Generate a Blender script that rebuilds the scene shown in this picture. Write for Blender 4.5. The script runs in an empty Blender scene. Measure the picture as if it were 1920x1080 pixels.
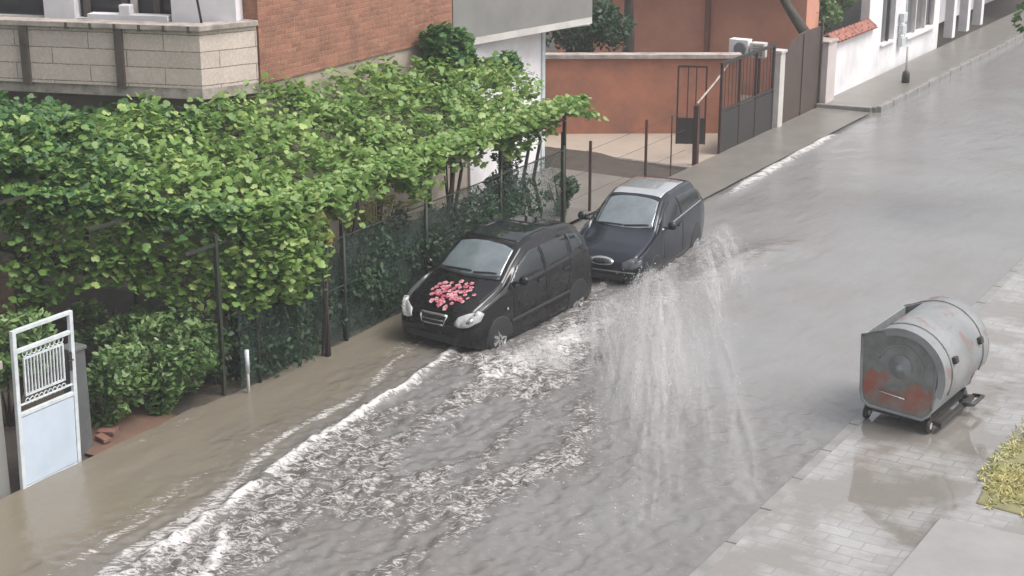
import bpy, bmesh, math, random
import numpy as np
from mathutils import Vector, Matrix
from mathutils.bvhtree import BVHTree
from mathutils.geometry import delaunay_2d_cdt, intersect_point_line
S = bpy.context.scene
C = S.collection
R = math.radians
rnd = random.Random(7)
rng = np.random.default_rng(11)

# ------------------------------------------------------------ camera, sky, sun, exposure
cd = bpy.data.cameras.new('camera'); cam = bpy.data.objects.new('camera', cd); C.objects.link(cam)
cam.location = (0, 0, 8.3); cam.rotation_euler = (R(90 - 17.9), 0, R(31.3))
cd.lens = 56.25; cd.sensor_width = 36; cd.clip_start = 0.1; cd.clip_end = 600
S.camera = cam
SUN_EL, SUN_AZ = 58, 75        # azimuth measured from +Y towards +X
w = bpy.data.worlds.new('World'); S.world = w; w.use_nodes = True
nt = w.node_tree; bg = nt.nodes['Background']
sky = nt.nodes.new('ShaderNodeTexSky'); sky.sky_type = 'NISHITA'; sky.sun_disc = False
sky.sun_elevation = R(SUN_EL); sky.sun_rotation = R(SUN_AZ); sky.air_density = 1.0; sky.dust_density = 6.0; sky.ozone_density = 1.0
hs = nt.nodes.new('ShaderNodeHueSaturation'); hs.inputs['Saturation'].default_value = 0.22
nt.links.new(sky.outputs[0], hs.inputs['Color']); nt.links.new(hs.outputs[0], bg.inputs['Color'])
bg.inputs['Strength'].default_value = 0.15
sd = bpy.data.lights.new('sun', 'SUN'); sd.energy = 1.1; sd.angle = R(25); sd.color = (1, .97, .93)
sun = bpy.data.objects.new('sun', sd); C.objects.link(sun)
sun.rotation_euler = (R(90 - SUN_EL), 0, R(180 - SUN_AZ))
sun.location = (0, 0, 30)
S.view_settings.view_transform = 'Standard'; S.view_settings.look = 'None'
S.view_settings.exposure = 0.55; S.view_settings.gamma = 1
S.render.engine = 'CYCLES'
S.cycles.max_bounces = 8; S.cycles.transparent_max_bounces = 80; S.cycles.diffuse_bounces = 3

# ------------------------------------------------------------ helpers
def tag(o, label=None, cat=None, group=None, kind=None):
    if label: o['label'] = label
    if cat: o['category'] = cat
    if group: o['group'] = group
    if kind: o['kind'] = kind
    return o
def empty(name, loc=(0, 0, 0), rz=0, label=None, cat=None, group=None):
    o = bpy.data.objects.new(name, None); C.objects.link(o)
    o.location = loc; o.rotation_euler = (0, 0, rz); o.empty_display_size = .2
    return tag(o, label, cat, group)

class MB:
    def __init__(s): s.v = []; s.f = []
    def add(s, vs, fs):
        n = len(s.v); s.v += [tuple(v) for v in vs]; s.f += [tuple(i + n for i in f) for f in fs]; return s
    def box(s, c, d, rz=0, rx=0, ry=0):
        hx, hy, hz = d[0] / 2, d[1] / 2, d[2] / 2
        M = Matrix.Rotation(rz, 3, 'Z') @ Matrix.Rotation(ry, 3, 'Y') @ Matrix.Rotation(rx, 3, 'X')
        vs = [M @ Vector((x, y, z)) + Vector(c) for x in (-hx, hx) for y in (-hy, hy) for z in (-hz, hz)]
        return s.add(vs, [(0, 1, 3, 2), (4, 6, 7, 5), (0, 4, 5, 1), (2, 3, 7, 6), (0, 2, 6, 4), (1, 5, 7, 3)])
    def prism(s, poly, z0, z1):
        n = len(poly)
        a = sum(poly[i][0] * poly[(i + 1) % n][1] - poly[(i + 1) % n][0] * poly[i][1] for i in range(n))
        if a < 0: poly = poly[::-1]
        vs = [(x, y, z0) for x, y in poly] + [(x, y, z1) for x, y in poly]
        return s.add(vs, [tuple(range(n))[::-1], tuple(range(n, 2 * n))] + [(i, (i + 1) % n, n + (i + 1) % n, n + i) for i in range(n)])
    def prism_y(s, poly, y0, y1):        # polygon in (x,z), extruded along y
        n = len(poly)
        vs = [(x, y0, z) for x, z in poly] + [(x, y1, z) for x, z in poly]
        return s.add(vs, [tuple(range(n)), tuple(range(n, 2 * n))[::-1]] + [((i + 1) % n, i, n + i, n + (i + 1) % n) for i in range(n)])
    def wall(s, p, q, z0, z1, t):        # vertical slab from p to q, thickness t to the left of p->q
        d = Vector((q[0] - p[0], q[1] - p[1])); d.normalize(); nn = Vector((-d.y, d.x)) * t
        return s.prism([tuple(p), tuple(q), (q[0] + nn.x, q[1] + nn.y), (p[0] + nn.x, p[1] + nn.y)], z0, z1)
    def tube(s, pts, r, n=8, cap=True):
        pts = [Vector(p) for p in pts]
        rs = r if isinstance(r, (list, tuple)) else [r] * len(pts)
        vs = []; fs = []; up = Vector((0, 0, 1))
        for i, p in enumerate(pts):
            d = (pts[min(i + 1, len(pts) - 1)] - pts[max(i - 1, 0)]).normalized()
            a = d.cross(up) if abs(d.z) < .95 else d.cross(Vector((1, 0, 0)))
            a.normalize(); b = d.cross(a)
            for k in range(n):
                t = 2 * math.pi * k / n
                vs.append(p + (a * math.cos(t) + b * math.sin(t)) * rs[i])
        for i in range(len(pts) - 1):
            for k in range(n):
                fs.append((i * n + k, i * n + (k + 1) % n, (i + 1) * n + (k + 1) % n, (i + 1) * n + k))
        if cap: fs += [tuple(range(n))[::-1], tuple(range((len(pts) - 1) * n, len(pts) * n))]
        return s.add(vs, fs)
    def lathe(s, prof, c, axis='Z', n=24):   # prof: (r, h)
        vs = []; fs = []
        for r, h in prof:
            for k in range(n):
                t = 2 * math.pi * k / n; a, b = r * math.cos(t), r * math.sin(t)
                v = {'Z': (a, b, h), 'X': (h, a, b), 'Y': (a, h, b)}[axis]
                vs.append(Vector(v) + Vector(c))
        m = len(prof)
        for i in range(m - 1):
            for k in range(n): fs.append((i * n + k, i * n + (k + 1) % n, (i + 1) * n + (k + 1) % n, (i + 1) * n + k))
        return s.add(vs, fs + [tuple(range(n))[::-1], tuple(range((m - 1) * n, m * n))])
    def build(s, name, mat, parent=None, smooth=False, bevel=0, seg=2):
        me = bpy.data.meshes.new(name); me.from_pydata(s.v, [], s.f)
        bm = bmesh.new(); bm.from_mesh(me); bmesh.ops.recalc_face_normals(bm, faces=bm.faces)
        uv = bm.loops.layers.uv.new('UVMap')
        for f in bm.faces:
            nn = f.normal
            if abs(nn.z) > .75:
                for l in f.loops: l[uv].uv = (l.vert.co.x, l.vert.co.y)
            else:
                t = Vector((-nn.y, nn.x, 0)).normalized()
                for l in f.loops: l[uv].uv = (l.vert.co.dot(t), l.vert.co.z)
        bm.to_mesh(me); bm.free()
        me.materials.append(mat)
        o = bpy.data.objects.new(name, me); C.objects.link(o)
        if parent: o.parent = parent
        if smooth:
            for p in me.polygons: p.use_smooth = True
        if bevel:
            b = o.modifiers.new('bevel', 'BEVEL'); b.width = bevel; b.segments = seg; b.limit_method = 'ANGLE'; b.angle_limit = R(35)
        return o

def vnoise(x, y, seed=0):
    xi = np.floor(x).astype(np.int64); yi = np.floor(y).astype(np.int64); fx = x - xi; fy = y - yi
    def h(a, b):
        n = (a * 374761393 + b * 668265263 + seed * 974711) & 0xffffffff
        n = ((n ^ (n >> 13)) * 1274126177) & 0xffffffff
        return ((n ^ (n >> 16)) & 0xffff) / 65535.0
    u = fx * fx * (3 - 2 * fx); v = fy * fy * (3 - 2 * fy)
    return (h(xi, yi) * (1 - u) + h(xi + 1, yi) * u) * (1 - v) + (h(xi, yi + 1) * (1 - u) + h(xi + 1, yi + 1) * u) * v
def fbm(x, y, o=4, seed=0, g=.5):
    t = 0; a = 1; s = 0
    for i in range(o): t = t + a * vnoise(x * 2 ** i + 17.3 * i, y * 2 ** i - 9.1 * i, seed + i); s += a; a *= g
    return t / s
def sst(a, b, x):
    t = np.clip((x - a) / (b - a), 0, 1); return t * t * (3 - 2 * t)

# ------------------------------------------------------------ materials
def node(nt, t, **k):
    n = nt.nodes.new('ShaderNode' + t)
    for a, b in k.items():
        if a in n.inputs: n.inputs[a].default_value = b
        else: setattr(n, a, b)
    return n
def mixc(nt, f, a, b):
    m = nt.nodes.new('ShaderNodeMix'); m.data_type = 'RGBA'
    for i, v in ((0, f), (6, a), (7, b)):
        if hasattr(v, 'is_linked') or hasattr(v, 'links'): nt.links.new(v, m.inputs[i])
        elif i: m.inputs[i].default_value = (*v, 1) if len(v) == 3 else v
        else: m.inputs[i].default_value = v
    return m.outputs[2]
def ramp(nt, f, p):
    r = nt.nodes.new('ShaderNodeValToRGB'); e = r.color_ramp.elements
    while len(e) < len(p): e.new(.5)
    for q, (x, c) in zip(e, p): q.position = x; q.color = (*c, 1) if not isinstance(c, (int, float)) else (c, c, c, 1)
    nt.links.new(f, r.inputs[0]); return r.outputs[0]
def noise(nt, vec, scale, detail=4, rough=.6, dist=0):
    n = node(nt, 'TexNoise', Scale=scale, Detail=detail, Roughness=rough, Distortion=dist)
    if vec is not None: nt.links.new(vec, n.inputs['Vector'])
    return n.outputs['Fac']
def bump(nt, h, st, dist, prev=None):
    b = node(nt, 'Bump', Strength=st, Distance=dist); nt.links.new(h, b.inputs['Height'])
    if prev: nt.links.new(prev, b.inputs['Normal'])
    return b.outputs[0]
def base(name, rough=.7, **k):
    m = bpy.data.materials.new(name); m.use_nodes = True; nt = m.node_tree
    p = nt.nodes['Principled BSDF']; p.inputs['Roughness'].default_value = rough
    for a, b in k.items(): p.inputs[a].default_value = b
    return m, nt, p
def coord(nt, which='Object'):
    return nt.nodes.new('ShaderNodeTexCoord').outputs[which]
def mat(name, col, col2=None, scale=3, rough=.7, bs=.2, bd=.01, bscale=30, stretch=None, lo=.35, hi=.68, **k):
    m, nt, p = base(name, rough, **k); v = coord(nt)
    if stretch:
        mp = node(nt, 'Mapping'); mp.inputs['Scale'].default_value = stretch; nt.links.new(v, mp.inputs[0]); v = mp.outputs[0]
    if col2 is None: col2 = tuple(c * .75 for c in col)
    n = noise(nt, v, scale, 8, .65)
    c = mixc(nt, ramp(nt, n, [(lo, 0.), (hi, 1.)]), col, col2)
    nt.links.new(c, p.inputs['Base Color'])
    if bs: nt.links.new(bump(nt, noise(nt, v, bscale, 5), bs, bd), p.inputs['Normal'])
    return m
def brickmat(name, c1, c2, mortar, bw, bh, ms=.012, stain=(.1, .08, .06), sf=.5, rough=.85, uvs=True, bs=.6, offset=.5, var=.5, **k):
    m, nt, p = base(name, rough, **k); v = coord(nt, 'UV')
    ns = noise(nt, coord(nt), 6, 3)
    vm = node(nt, 'VectorMath', operation='MULTIPLY_ADD'); vm.inputs[1].default_value = (.02, .02, 0)
    cx = nt.nodes.new('ShaderNodeCombineXYZ'); nt.links.new(ns, cx.inputs[0]); nt.links.new(ns, cx.inputs[1])
    nt.links.new(cx.outputs[0], vm.inputs[0]); nt.links.new(v, vm.inputs[2])
    b = node(nt, 'TexBrick', Scale=1, offset=offset); b.inputs['Mortar Size'].default_value = ms; b.inputs['Mortar Smooth'].default_value = .3
    b.inputs['Brick Width'].default_value = bw; b.inputs['Row Height'].default_value = bh; b.inputs['Bias'].default_value = var - .5
    nt.links.new(vm.outputs[0], b.inputs['Vector'])
    b.inputs['Color1'].default_value = (*c1, 1); b.inputs['Color2'].default_value = (*c2, 1); b.inputs['Mortar'].default_value = (*mortar, 1)
    n = noise(nt, coord(nt), 2.2, 9, .75)
    c = mixc(nt, ramp(nt, n, [(.42, 0.), (.72, sf)]), b.outputs['Color'], stain)
    n2 = noise(nt, coord(nt), 22, 4, .6)
    c = mixc(nt, ramp(nt, n2, [(.45, 0.), (.8, .35)]), c, tuple(min(1, x * 1.6) for x in c1))
    nt.links.new(c, p.inputs['Base Color'])
    nb = bump(nt, b.outputs['Fac'], -bs if False else bs, .01); nb2 = bump(nt, n2, .4, .01, nb)
    nt.links.new(nb2, p.inputs['Normal']); b2 = nt.nodes
    for q in nt.nodes:
        if q.type == 'BUMP' and q.inputs['Height'].links[0].from_node == b: q.invert = True
    return m
def leafmat(name, a, b, c, rough=.45):
    m, nt, p = base(name, rough); g = nt.nodes.new('ShaderNodeNewGeometry')
    col = ramp(nt, g.outputs['Random Per Island'], [(0, a), (.55, b), (1, c)])
    big = noise(nt, coord(nt), .9, 3)
    col = mixc(nt, ramp(nt, big, [(.35, 0.), (.65, .55)]), col, a)
    nt.links.new(col, p.inputs['Base Color'])
    tr = nt.nodes.new('ShaderNodeBsdfTranslucent'); nt.links.new(col, tr.inputs[0])
    mx = node(nt, 'MixShader'); mx.inputs[0].default_value = .35
    nt.links.new(p.outputs[0], mx.inputs[1]); nt.links.new(tr.outputs[0], mx.inputs[2])
    nt.links.new(mx.outputs[0], nt.nodes['Material Output'].inputs[0])
    return m

M = {}
M['brick'] = brickmat('old_brick', (.37, .17, .105), (.25, .10, .065), (.28, .165, .12), .25, .085, .010, (.13, .07, .05), 1.0)
M['block'] = brickmat('pale_block', (.60, .51, .45), (.53, .45, .40), (.20, .16, .14), 1.3, .27, .010, (.36, .30, .26), .45, bs=.4)
M['ledge'] = mat('stone_ledge', (.50, .43, .39), (.22, .19, .17), 4)
M['darkpost'] = mat('weathered_post', (.11, .085, .07), (.06, .05, .045), 5)
M['white'] = mat('white_render', (.80, .78, .80), (.56, .54, .54), .9, lo=.42, hi=.8, bs=.1)
M['whitepaint'] = mat('white_metal_paint', (.62, .66, .68), (.46, .49, .5), 6, rough=.4, bs=.05)
M['frost'] = mat('pale_blue_panel', (.50, .57, .66), (.43, .5, .58), 2, rough=.45, bs=.03)
M['offwhite'] = mat('off_white_render', (.60, .57, .54), (.45, .42, .40), 2, bs=.1)
M['pinkwhite'] = mat('rose_white_render', (.58, .52, .51), (.46, .40, .39), 1.5, bs=.1)
M['grey'] = mat('grey_render', (.24, .235, .22), (.19, .185, .175), 1.2, bs=.15)
M['lowwall'] = mat('ground_floor_render', (.46, .39, .32), (.30, .25, .21), 1.6)
M['redwall'] = mat('red_render', (.42, .17, .10), (.22, .11, .08), .9, rough=.8, lo=.38, hi=.66)
M['orange'] = mat('orange_render', (.62, .30, .21), (.48, .22, .16), .8, rough=.8)
M['tile'] = brickmat('roof_tile', (.38, .15, .11), (.30, .12, .09), (.12, .06, .05), .22, .3, .02, (.2, .1, .08), .4)
M['court'] = mat('courtyard_paving', (.42, .35, .29), (.34, .285, .235), 1.2, rough=.5)
M['soil'] = mat('garden_soil', (.075, .055, .042), (.04, .035, .028), 2.5, bs=.8, bd=.04, bscale=12)
M['redsoil'] = mat('red_soil', (.16, .09, .065), (.10, .07, .05), 2.5, rough=.5)
M['wet'] = mat('wet_concrete', (.20, .185, .165), (.15, .14, .125), 1.8, rough=.35, bs=.3, bd=.01, bscale=40)
M['asphalt'] = mat('asphalt', (.05, .05, .05), (.04, .04, .04), 6)
M['kerb'] = mat('kerb_concrete', (.27, .26, .245), (.19, .185, .175), 3, rough=.25)
M['iron'] = mat('black_iron', (.025, .027, .03), (.04, .03, .025), 8, rough=.5, bs=.1)
M['rust'] = mat('rusty_iron', (.07, .03, .022), (.04, .022, .018), 8, rough=.7)
M['browngate'] = mat('brown_sheet', (.085, .062, .052), (.07, .05, .044), 2, rough=.55, bs=.05)
M['bark'] = mat('bark', (.07, .055, .042), (.04, .032, .026), 9, bs=.8, bd=.02, bscale=25, stretch=(1, 1, .3))
M['greenpost'] = mat('dark_green_post', (.02, .03, .022), (.035, .03, .02), 6, rough=.5)
M['vine'] = leafmat('vine_leaf', (.12, .23, .05), (.21, .345, .08), (.44, .53, .19))
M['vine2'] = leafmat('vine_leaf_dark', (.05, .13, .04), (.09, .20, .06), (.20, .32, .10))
M['bush'] = leafmat('bush_leaf', (.075, .15, .04), (.14, .24, .075), (.34, .44, .19))
M['dark'] = leafmat('dark_leaf', (.025, .06, .028), (.045, .095, .042), (.09, .15, .07), .6)
M['yellow'] = leafmat('yellow_leaf', (.22, .30, .07), (.36, .38, .10), (.42, .24, .08))
M['petal'] = leafmat('white_petal', (.4, .45, .38), (.55, .6, .5), (.7, .7, .62))
M['glass'] = mat('dark_window_glass', (.03, .032, .035), (.05, .05, .055), 2, rough=.15, bs=0)
M['dimglass'] = mat('curtained_glass', (.10, .10, .11), (.17, .17, .18), 3, rough=.3, bs=0, stretch=(3, 3, .3))
M['rubber'] = mat('rubber', (.015, .015, .016), (.025, .025, .025), 10, rough=.6)
M['chrome'] = mat('bright_trim', (.6, .6, .6), (.5, .5, .5), 10, rough=.2, bs=0, Metallic=.8)
M['plastic'] = mat('black_plastic', (.018, .018, .02), (.025, .025, .027), 10, rough=.4, bs=0)

# ------------------------------------------------------------ the setting
MB().add([(-138, -28, -.35), (178, -28, -.35), (178, 228, -.35), (-138, 228, -.35)], [(0, 1, 2, 3)]).build('ground', M['soil'])['kind'] = 'structure'
tag(MB().prism([(-13, 2), (-6.42, 2), (-6.42, 110), (-13, 110)], -.3, -.2).build('road', M['asphalt']), kind='structure')
# garden ground and courtyard
def sheet(name, x0, x1, y0, y1, dx, fz, material, kind='structure'):
    nx = int((x1 - x0) / dx) + 1; ny = int((y1 - y0) / dx) + 1
    X, Y = np.meshgrid(np.linspace(x0, x1, nx), np.linspace(y0, y1, ny)); Z = fz(X, Y)
    v = np.stack([X.ravel(), Y.ravel(), Z.ravel()], 1)
    i = np.arange(nx * ny).reshape(ny, nx)
    f = np.stack([i[:-1, :-1], i[:-1, 1:], i[1:, 1:], i[1:, :-1]], -1).reshape(-1, 4)
    me = bpy.data.meshes.new(name); me.from_pydata(v.tolist(), [], f.tolist())
    uv = me.uv_layers.new(name='UVMap'); li = np.empty(len(me.loops), np.int32); me.loops.foreach_get('vertex_index', li)
    uv.data.foreach_set('uv', v[li, :2].ravel().astype(np.float32))
    me.polygons.foreach_set('use_smooth', [True] * len(me.polygons)); me.materials.append(material)
    o = bpy.data.objects.new(name, me); C.objects.link(o); o['kind'] = kind
    return o, X, Y, Z
sheet('garden_ground', -26, -14.16, 6, 31.2, .15, lambda X, Y: .02 + .10 * fbm(X * 1.3, Y * 1.3, 4, 5) + .1 * sst(-14.6, -17, X) - .12 * sst(-14.9, -14.2, X) * sst(15, 14, Y) - .08, M['soil'])
sheet('courtyard_paving', -24, -14.35, 31.25, 44, .5, lambda X, Y: 0 * X + .02, M['court'])
sheet('garden_path', -16.9, -14.3, 25.4, 29.4, .2, lambda X, Y: .10 + .05 * fbm(X, Y, 3, 9), M['wet'])
sheet('left_pavement', -14.4, -13.0, 4, 38.9, .12, lambda X, Y: -.10 + .15 * sst(23.5, 27, Y - 1.2 * (X + 14.4)) + .015 * fbm(X * 2, Y * 2, 4, 3), M['wet'])
tag(MB().prism([(-14.45, 39), (-12.98, 39.25), (-12.98, 120), (-14.45, 120)], -.2, .13).build('upper_pavement', M['wet']), kind='structure')
k = MB()
yy = 39.3
while yy < 95: k.box((-12.93, yy + .48, .03), (.14, .95, .26 + rnd.uniform(-.01, .01)), rz=rnd.uniform(-.004, .004)); yy += 1
k.box((-13.75, 38.99, .03), (1.4, .12, .25), rz=.17)
tag(k.build('left_kerb', M['kerb'], bevel=.02), kind='structure')
# right pavement: wet pavers, then a smooth slab
def wetpaver():
    m, nt, p = base('wet_pavers', .2, IOR=2.3); v = coord(nt, 'UV'); ob = coord(nt)
    b = node(nt, 'TexBrick', Scale=1, offset=.5); b.inputs['Mortar Size'].default_value = .012; b.inputs['Mortar Smooth'].default_value = .4
    b.inputs['Brick Width'].default_value = .42; b.inputs['Row Height'].default_value = .21
    mp = node(nt, 'Mapping'); mp.inputs['Rotation'].default_value = (0, 0, R(0)); nt.links.new(v, mp.inputs[0]); nt.links.new(mp.outputs[0], b.inputs['Vector'])
    b.inputs['Color1'].default_value = (.37, .365, .355, 1); b.inputs['Color2'].default_value = (.31, .305, .30, 1); b.inputs['Mortar'].default_value = (.25, .24, .23, 1)
    n = noise(nt, ob, .9, 7, .62)
    c = mixc(nt, ramp(nt, n, [(.40, .1), (.54, .9)]), b.outputs['Color'], (.20, .18, .16))
    nt.links.new(c, p.inputs['Base Color'])
    nt.links.new(ramp(nt, n, [(.36, .28), (.50, .03)]), p.inputs['Roughness'])
    nf = noise(nt, ob, 4, 4, .5)
    b1 = bump(nt, b.outputs['Fac'], .15, .006); nt.nodes[-1].invert = True
    b2 = bump(nt, nf, .10, .02, b1); nt.links.new(b2, p.inputs['Normal'])
    return m
M['paver'] = wetpaver()
M['slab'] = mat('wet_slab', (.29, .275, .26), (.23, .22, .21), 1.1, rough=.08, IOR=2.2, bs=.15, bd=.01, bscale=6)
sheet('right_pavement', -6.27, 2, 4, 80, .1, lambda X, Y: .035 + .012 * fbm(X * 1.5, Y * 1.5, 4, 8) + .05 * sst(-4.9, -4.2, X), M['paver'])
tag(MB().prism([(-4.62, 4), (2, 4), (2, 17.3), (-4.5, 16.9)], -.1, .10).build('concrete_slab', M['slab'], bevel=.02), kind='structure')
k = MB(); yy = 4.2
while yy < 80: k.box((-6.345, yy + .48, -.035), (.15, .985, .15 + rnd.uniform(-.006, .006)), rz=rnd.uniform(-.004, .004)); yy += 1
tag(k.build('right_kerb', M['kerb'], bevel=.015), kind='structure')

# flood water
def build_water():
    xs = np.arange(-14.3, -6.26, .04); ys = np.concatenate([np.arange(8.5, 27, .04), np.arange(27, 40, .1), np.arange(40, 110, .5)])
    X, Y = np.meshgrid(xs, ys)
    xf = -11.67 - .106 * (Y - 11.16) + .22 * (fbm(Y * .8, Y * 0 + 3, 4, 31) - .5)      # bow-wave line
    Xr = np.interp(Y, [9, 12.7, 16, 18.3, 22, 27], [-9.5, -8.9, -8.7, -9.7, -11, -11.3])                                    # right edge of the churned water
    wob = (fbm(X * .8, Y * .8, 3, 41) - .5) * 1.4
    turb = sst(-.2, .5, X - xf + .15) * sst(.45, -.5, X + wob * .7 - Xr) * sst(27.5, 23, Y)
    ahead = sst(-1.6, -.3, X - xf + wob * .7) * sst(21, 18, Y) * (1 - turb) * .35
    turb = np.clip(turb * (.38 + .5 * sst(.36, .6, fbm(X * .9 + 5, Y * .7, 3, 55)) + .42 * sst(.4, .62, fbm((X + .12 * Y) * 2.6, Y * .55, 3, 57))), 0, 1) + ahead
    bow = np.exp(-((X - xf) / (.035 + .09 * fbm(X * 3, Y * 3, 2, 61))) ** 2) * sst(19.4, 18, Y) * (.1 + 1.25 * fbm(X * 3, Y * 2.2, 3, 71))
    bow2 = np.exp(-((X - xf - .9 * sst(13.9, 10.5, Y) - .12 * np.sin(Y * 2.3)) / .09) ** 2) * sst(15.8, 14.6, Y) * sst(.4, .65, fbm(X * 1, Y * 1.1, 3, 81)) * .7
    fl = -12.96 + .02 * (36 - Y) + .12 * (fbm(Y * .6, Y * 0 + 8, 3, 91) - .5) + .7 * sst(35, 38, Y) * 0
    bow3 = np.exp(-((X - fl) / .17) ** 2) * sst(28.5, 30.5, Y) * sst(36.6, 35.6, Y) * (.55 + .6 * fbm(X * 3, Y * 2, 2, 12))
    bow4 = np.exp(-((X - fl + .42) / .10) ** 2) * sst(31.0, 33, Y) * sst(36.6, 35.0, Y) * .6
    # spray wake lanes beside the cars
    side = np.exp(-((X + 11.25 - .10 * (Y - 19)) / .38) ** 2) * sst(17.3, 18.6, Y) * sst(27.5, 25.5, Y)
    kr = np.exp(-((X + 6.6) / .12) ** 2) * .0
    land = np.exp(-((X - (-8.15 - .35 * (Y - 16.1) * .4)) / .16) ** 2) * sst(12.5, 14, Y) * sst(18.3, 16.8, Y) * .5
    lb = np.exp(-((X + 14.1) / .10) ** 2) * sst(13.2, 14, Y) * sst(15.5, 14.8, Y) * .8
    r1 = fbm(X * 5.5, Y * 4.2, 4, 101, .55); r2 = fbm(X * 11, Y * 8, 3, 131, .6)
    crest = 1 - np.abs(2 * r1 - 1) * 2.2
    Z = .0 + turb * (.075 * crest + .07 * (r2 - .5)) + .10 * bow + .05 * bow2 + .05 * bow3 + .02 * bow4 + .08 * side * (.5 + r1) + .04 * land
    lap = fbm(X * 1.2, Y * .8, 3, 151)
    Z += .012 * (lap - .5) + .02 * (fbm(X * 4, Y * 1.6, 3, 161) - .5)
    streak = fbm((X - xf) * 5, Y * .7, 3, 171)
    str_ = .42 * sst(-1.5, -.4, X - xf) * sst(.1, -.1, X - xf) * sst(.5, .68, fbm((X - xf) * 4.5, (Y + X) * .55, 3, 173)) * sst(20.5, 19, Y) + .3 * (r1 > .62) * 0
    foam = np.clip(turb * .47 + .62 * bow + .62 * bow2 + .9 * bow3 + .7 * bow4 + .30 * side + .15 * land + lb * .4 + str_, 0, 1)
    mud = sst(.3, -.9, X - xf + wob * .3) * sst(30, 20, Y) + .45 * sst(15, 10, Y) * sst(-11, -9, X)
    i = np.arange(X.size).reshape(X.shape)
    f = np.stack([i[:-1, :-1], i[:-1, 1:], i[1:, 1:], i[1:, :-1]], -1).reshape(-1, 4)
    me = bpy.data.meshes.new('flood_water')
    v = np.stack([X.ravel(), Y.ravel(), Z.ravel()], 1).astype(np.float32)
    me.vertices.add(len(v)); me.vertices.foreach_set('co', v.ravel())
    me.loops.add(f.size); me.loops.foreach_set('vertex_index', f.ravel().astype(np.int32))
    me.polygons.add(len(f)); me.polygons.foreach_set('loop_start', np.arange(0, f.size, 4, dtype=np.int32))
    me.update(calc_edges=True); me.validate()
    me.polygons.foreach_set('use_smooth', [True] * len(me.polygons))
    a = me.color_attributes.new('mask', 'FLOAT_COLOR', 'POINT')
    a.data.foreach_set('color', np.stack([foam, np.clip(mud, 0, 1), turb, np.ones_like(foam)], -1).reshape(-1).astype(np.float32))
    m, nt, p = base('muddy_flood_water', .16, IOR=1.5)
    at = node(nt, 'Attribute', attribute_name='mask'); sp = nt.nodes.new('ShaderNodeSeparateColor'); nt.links.new(at.outputs['Color'], sp.inputs[0])
    ob = coord(nt)
    mp = node(nt, 'Mapping'); mp.inputs['Scale'].default_value = (1.6, 1, 1); nt.links.new(ob, mp.inputs[0])
    c = mixc(nt, sp.outputs[1], (.225, .222, .222), (.185, .16, .122))
    big = noise(nt, ob, .5, 4)
    c = mixc(nt, ramp(nt, big, [(.4, 0.), (.65, .4)]), c, (.17, .15, .13))
    c = mixc(nt, sp.outputs[2], c, (.10, .088, .08))
    # froth: connected filaments drawn out along the ripples, more of them where the mask is higher
    mr = node(nt, 'Mapping'); mr.inputs['Rotation'].default_value = (0, 0, R(-38)); nt.links.new(ob, mr.inputs[0])
    ms = node(nt, 'Mapping'); ms.inputs['Scale'].default_value = (.55, 1.6, 1); nt.links.new(mr.outputs[0], ms.inputs[0])
    n1 = noise(nt, ms.outputs[0], 5.5, 5, .62, 1.2); n2 = noise(nt, ms.outputs[0], 16, 4, .65, .8)
    rg = ramp(nt, n1, [(.34, 0.), (.5, 1.), (.66, 0.)])
    h2 = node(nt, 'Math', operation='MULTIPLY'); nt.links.new(n2, h2.inputs[0]); h2.inputs[1].default_value = .9
    ad = node(nt, 'Math', operation='MULTIPLY_ADD'); nt.links.new(rg, ad.inputs[0]); ad.inputs[1].default_value = .42; nt.links.new(h2.outputs[0], ad.inputs[2])
    th = node(nt, 'Math', operation='MULTIPLY_ADD'); nt.links.new(sp.outputs[0], th.inputs[0]); th.inputs[1].default_value = .75; th.inputs[2].default_value = -1.08
    s2 = node(nt, 'Math', operation='ADD'); nt.links.new(ad.outputs[0], s2.inputs[0]); nt.links.new(th.outputs[0], s2.inputs[1])
    fm = node(nt, 'MapRange'); fm.inputs['From Min'].default_value = -.05; fm.inputs['From Max'].default_value = .30; nt.links.new(s2.outputs[0], fm.inputs[0])
    c = mixc(nt, fm.outputs[0], c, (.60, .575, .565))
    nt.links.new(c, p.inputs['Base Color'])
    rr = node(nt, 'MapRange'); rr.inputs['To Min'].default_value = .11; rr.inputs['To Max'].default_value = .6; nt.links.new(fm.outputs[0], rr.inputs[0])
    nt.links.new(rr.outputs[0], p.inputs['Roughness'])
    b1 = bump(nt, noise(nt, ob, 9, 4, .6), .25, .03); b2 = bump(nt, noise(nt, ob, 60, 2, .6), .25, .006, b1)
    b3 = bump(nt, fm.outputs[0], .5, .015, b2); nt.links.new(b3, p.inputs['Normal'])
    me.materials.append(m)
    o = bpy.data.objects.new('flood_water', me); C.objects.link(o); o['kind'] = 'structure'
build_water()

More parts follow.
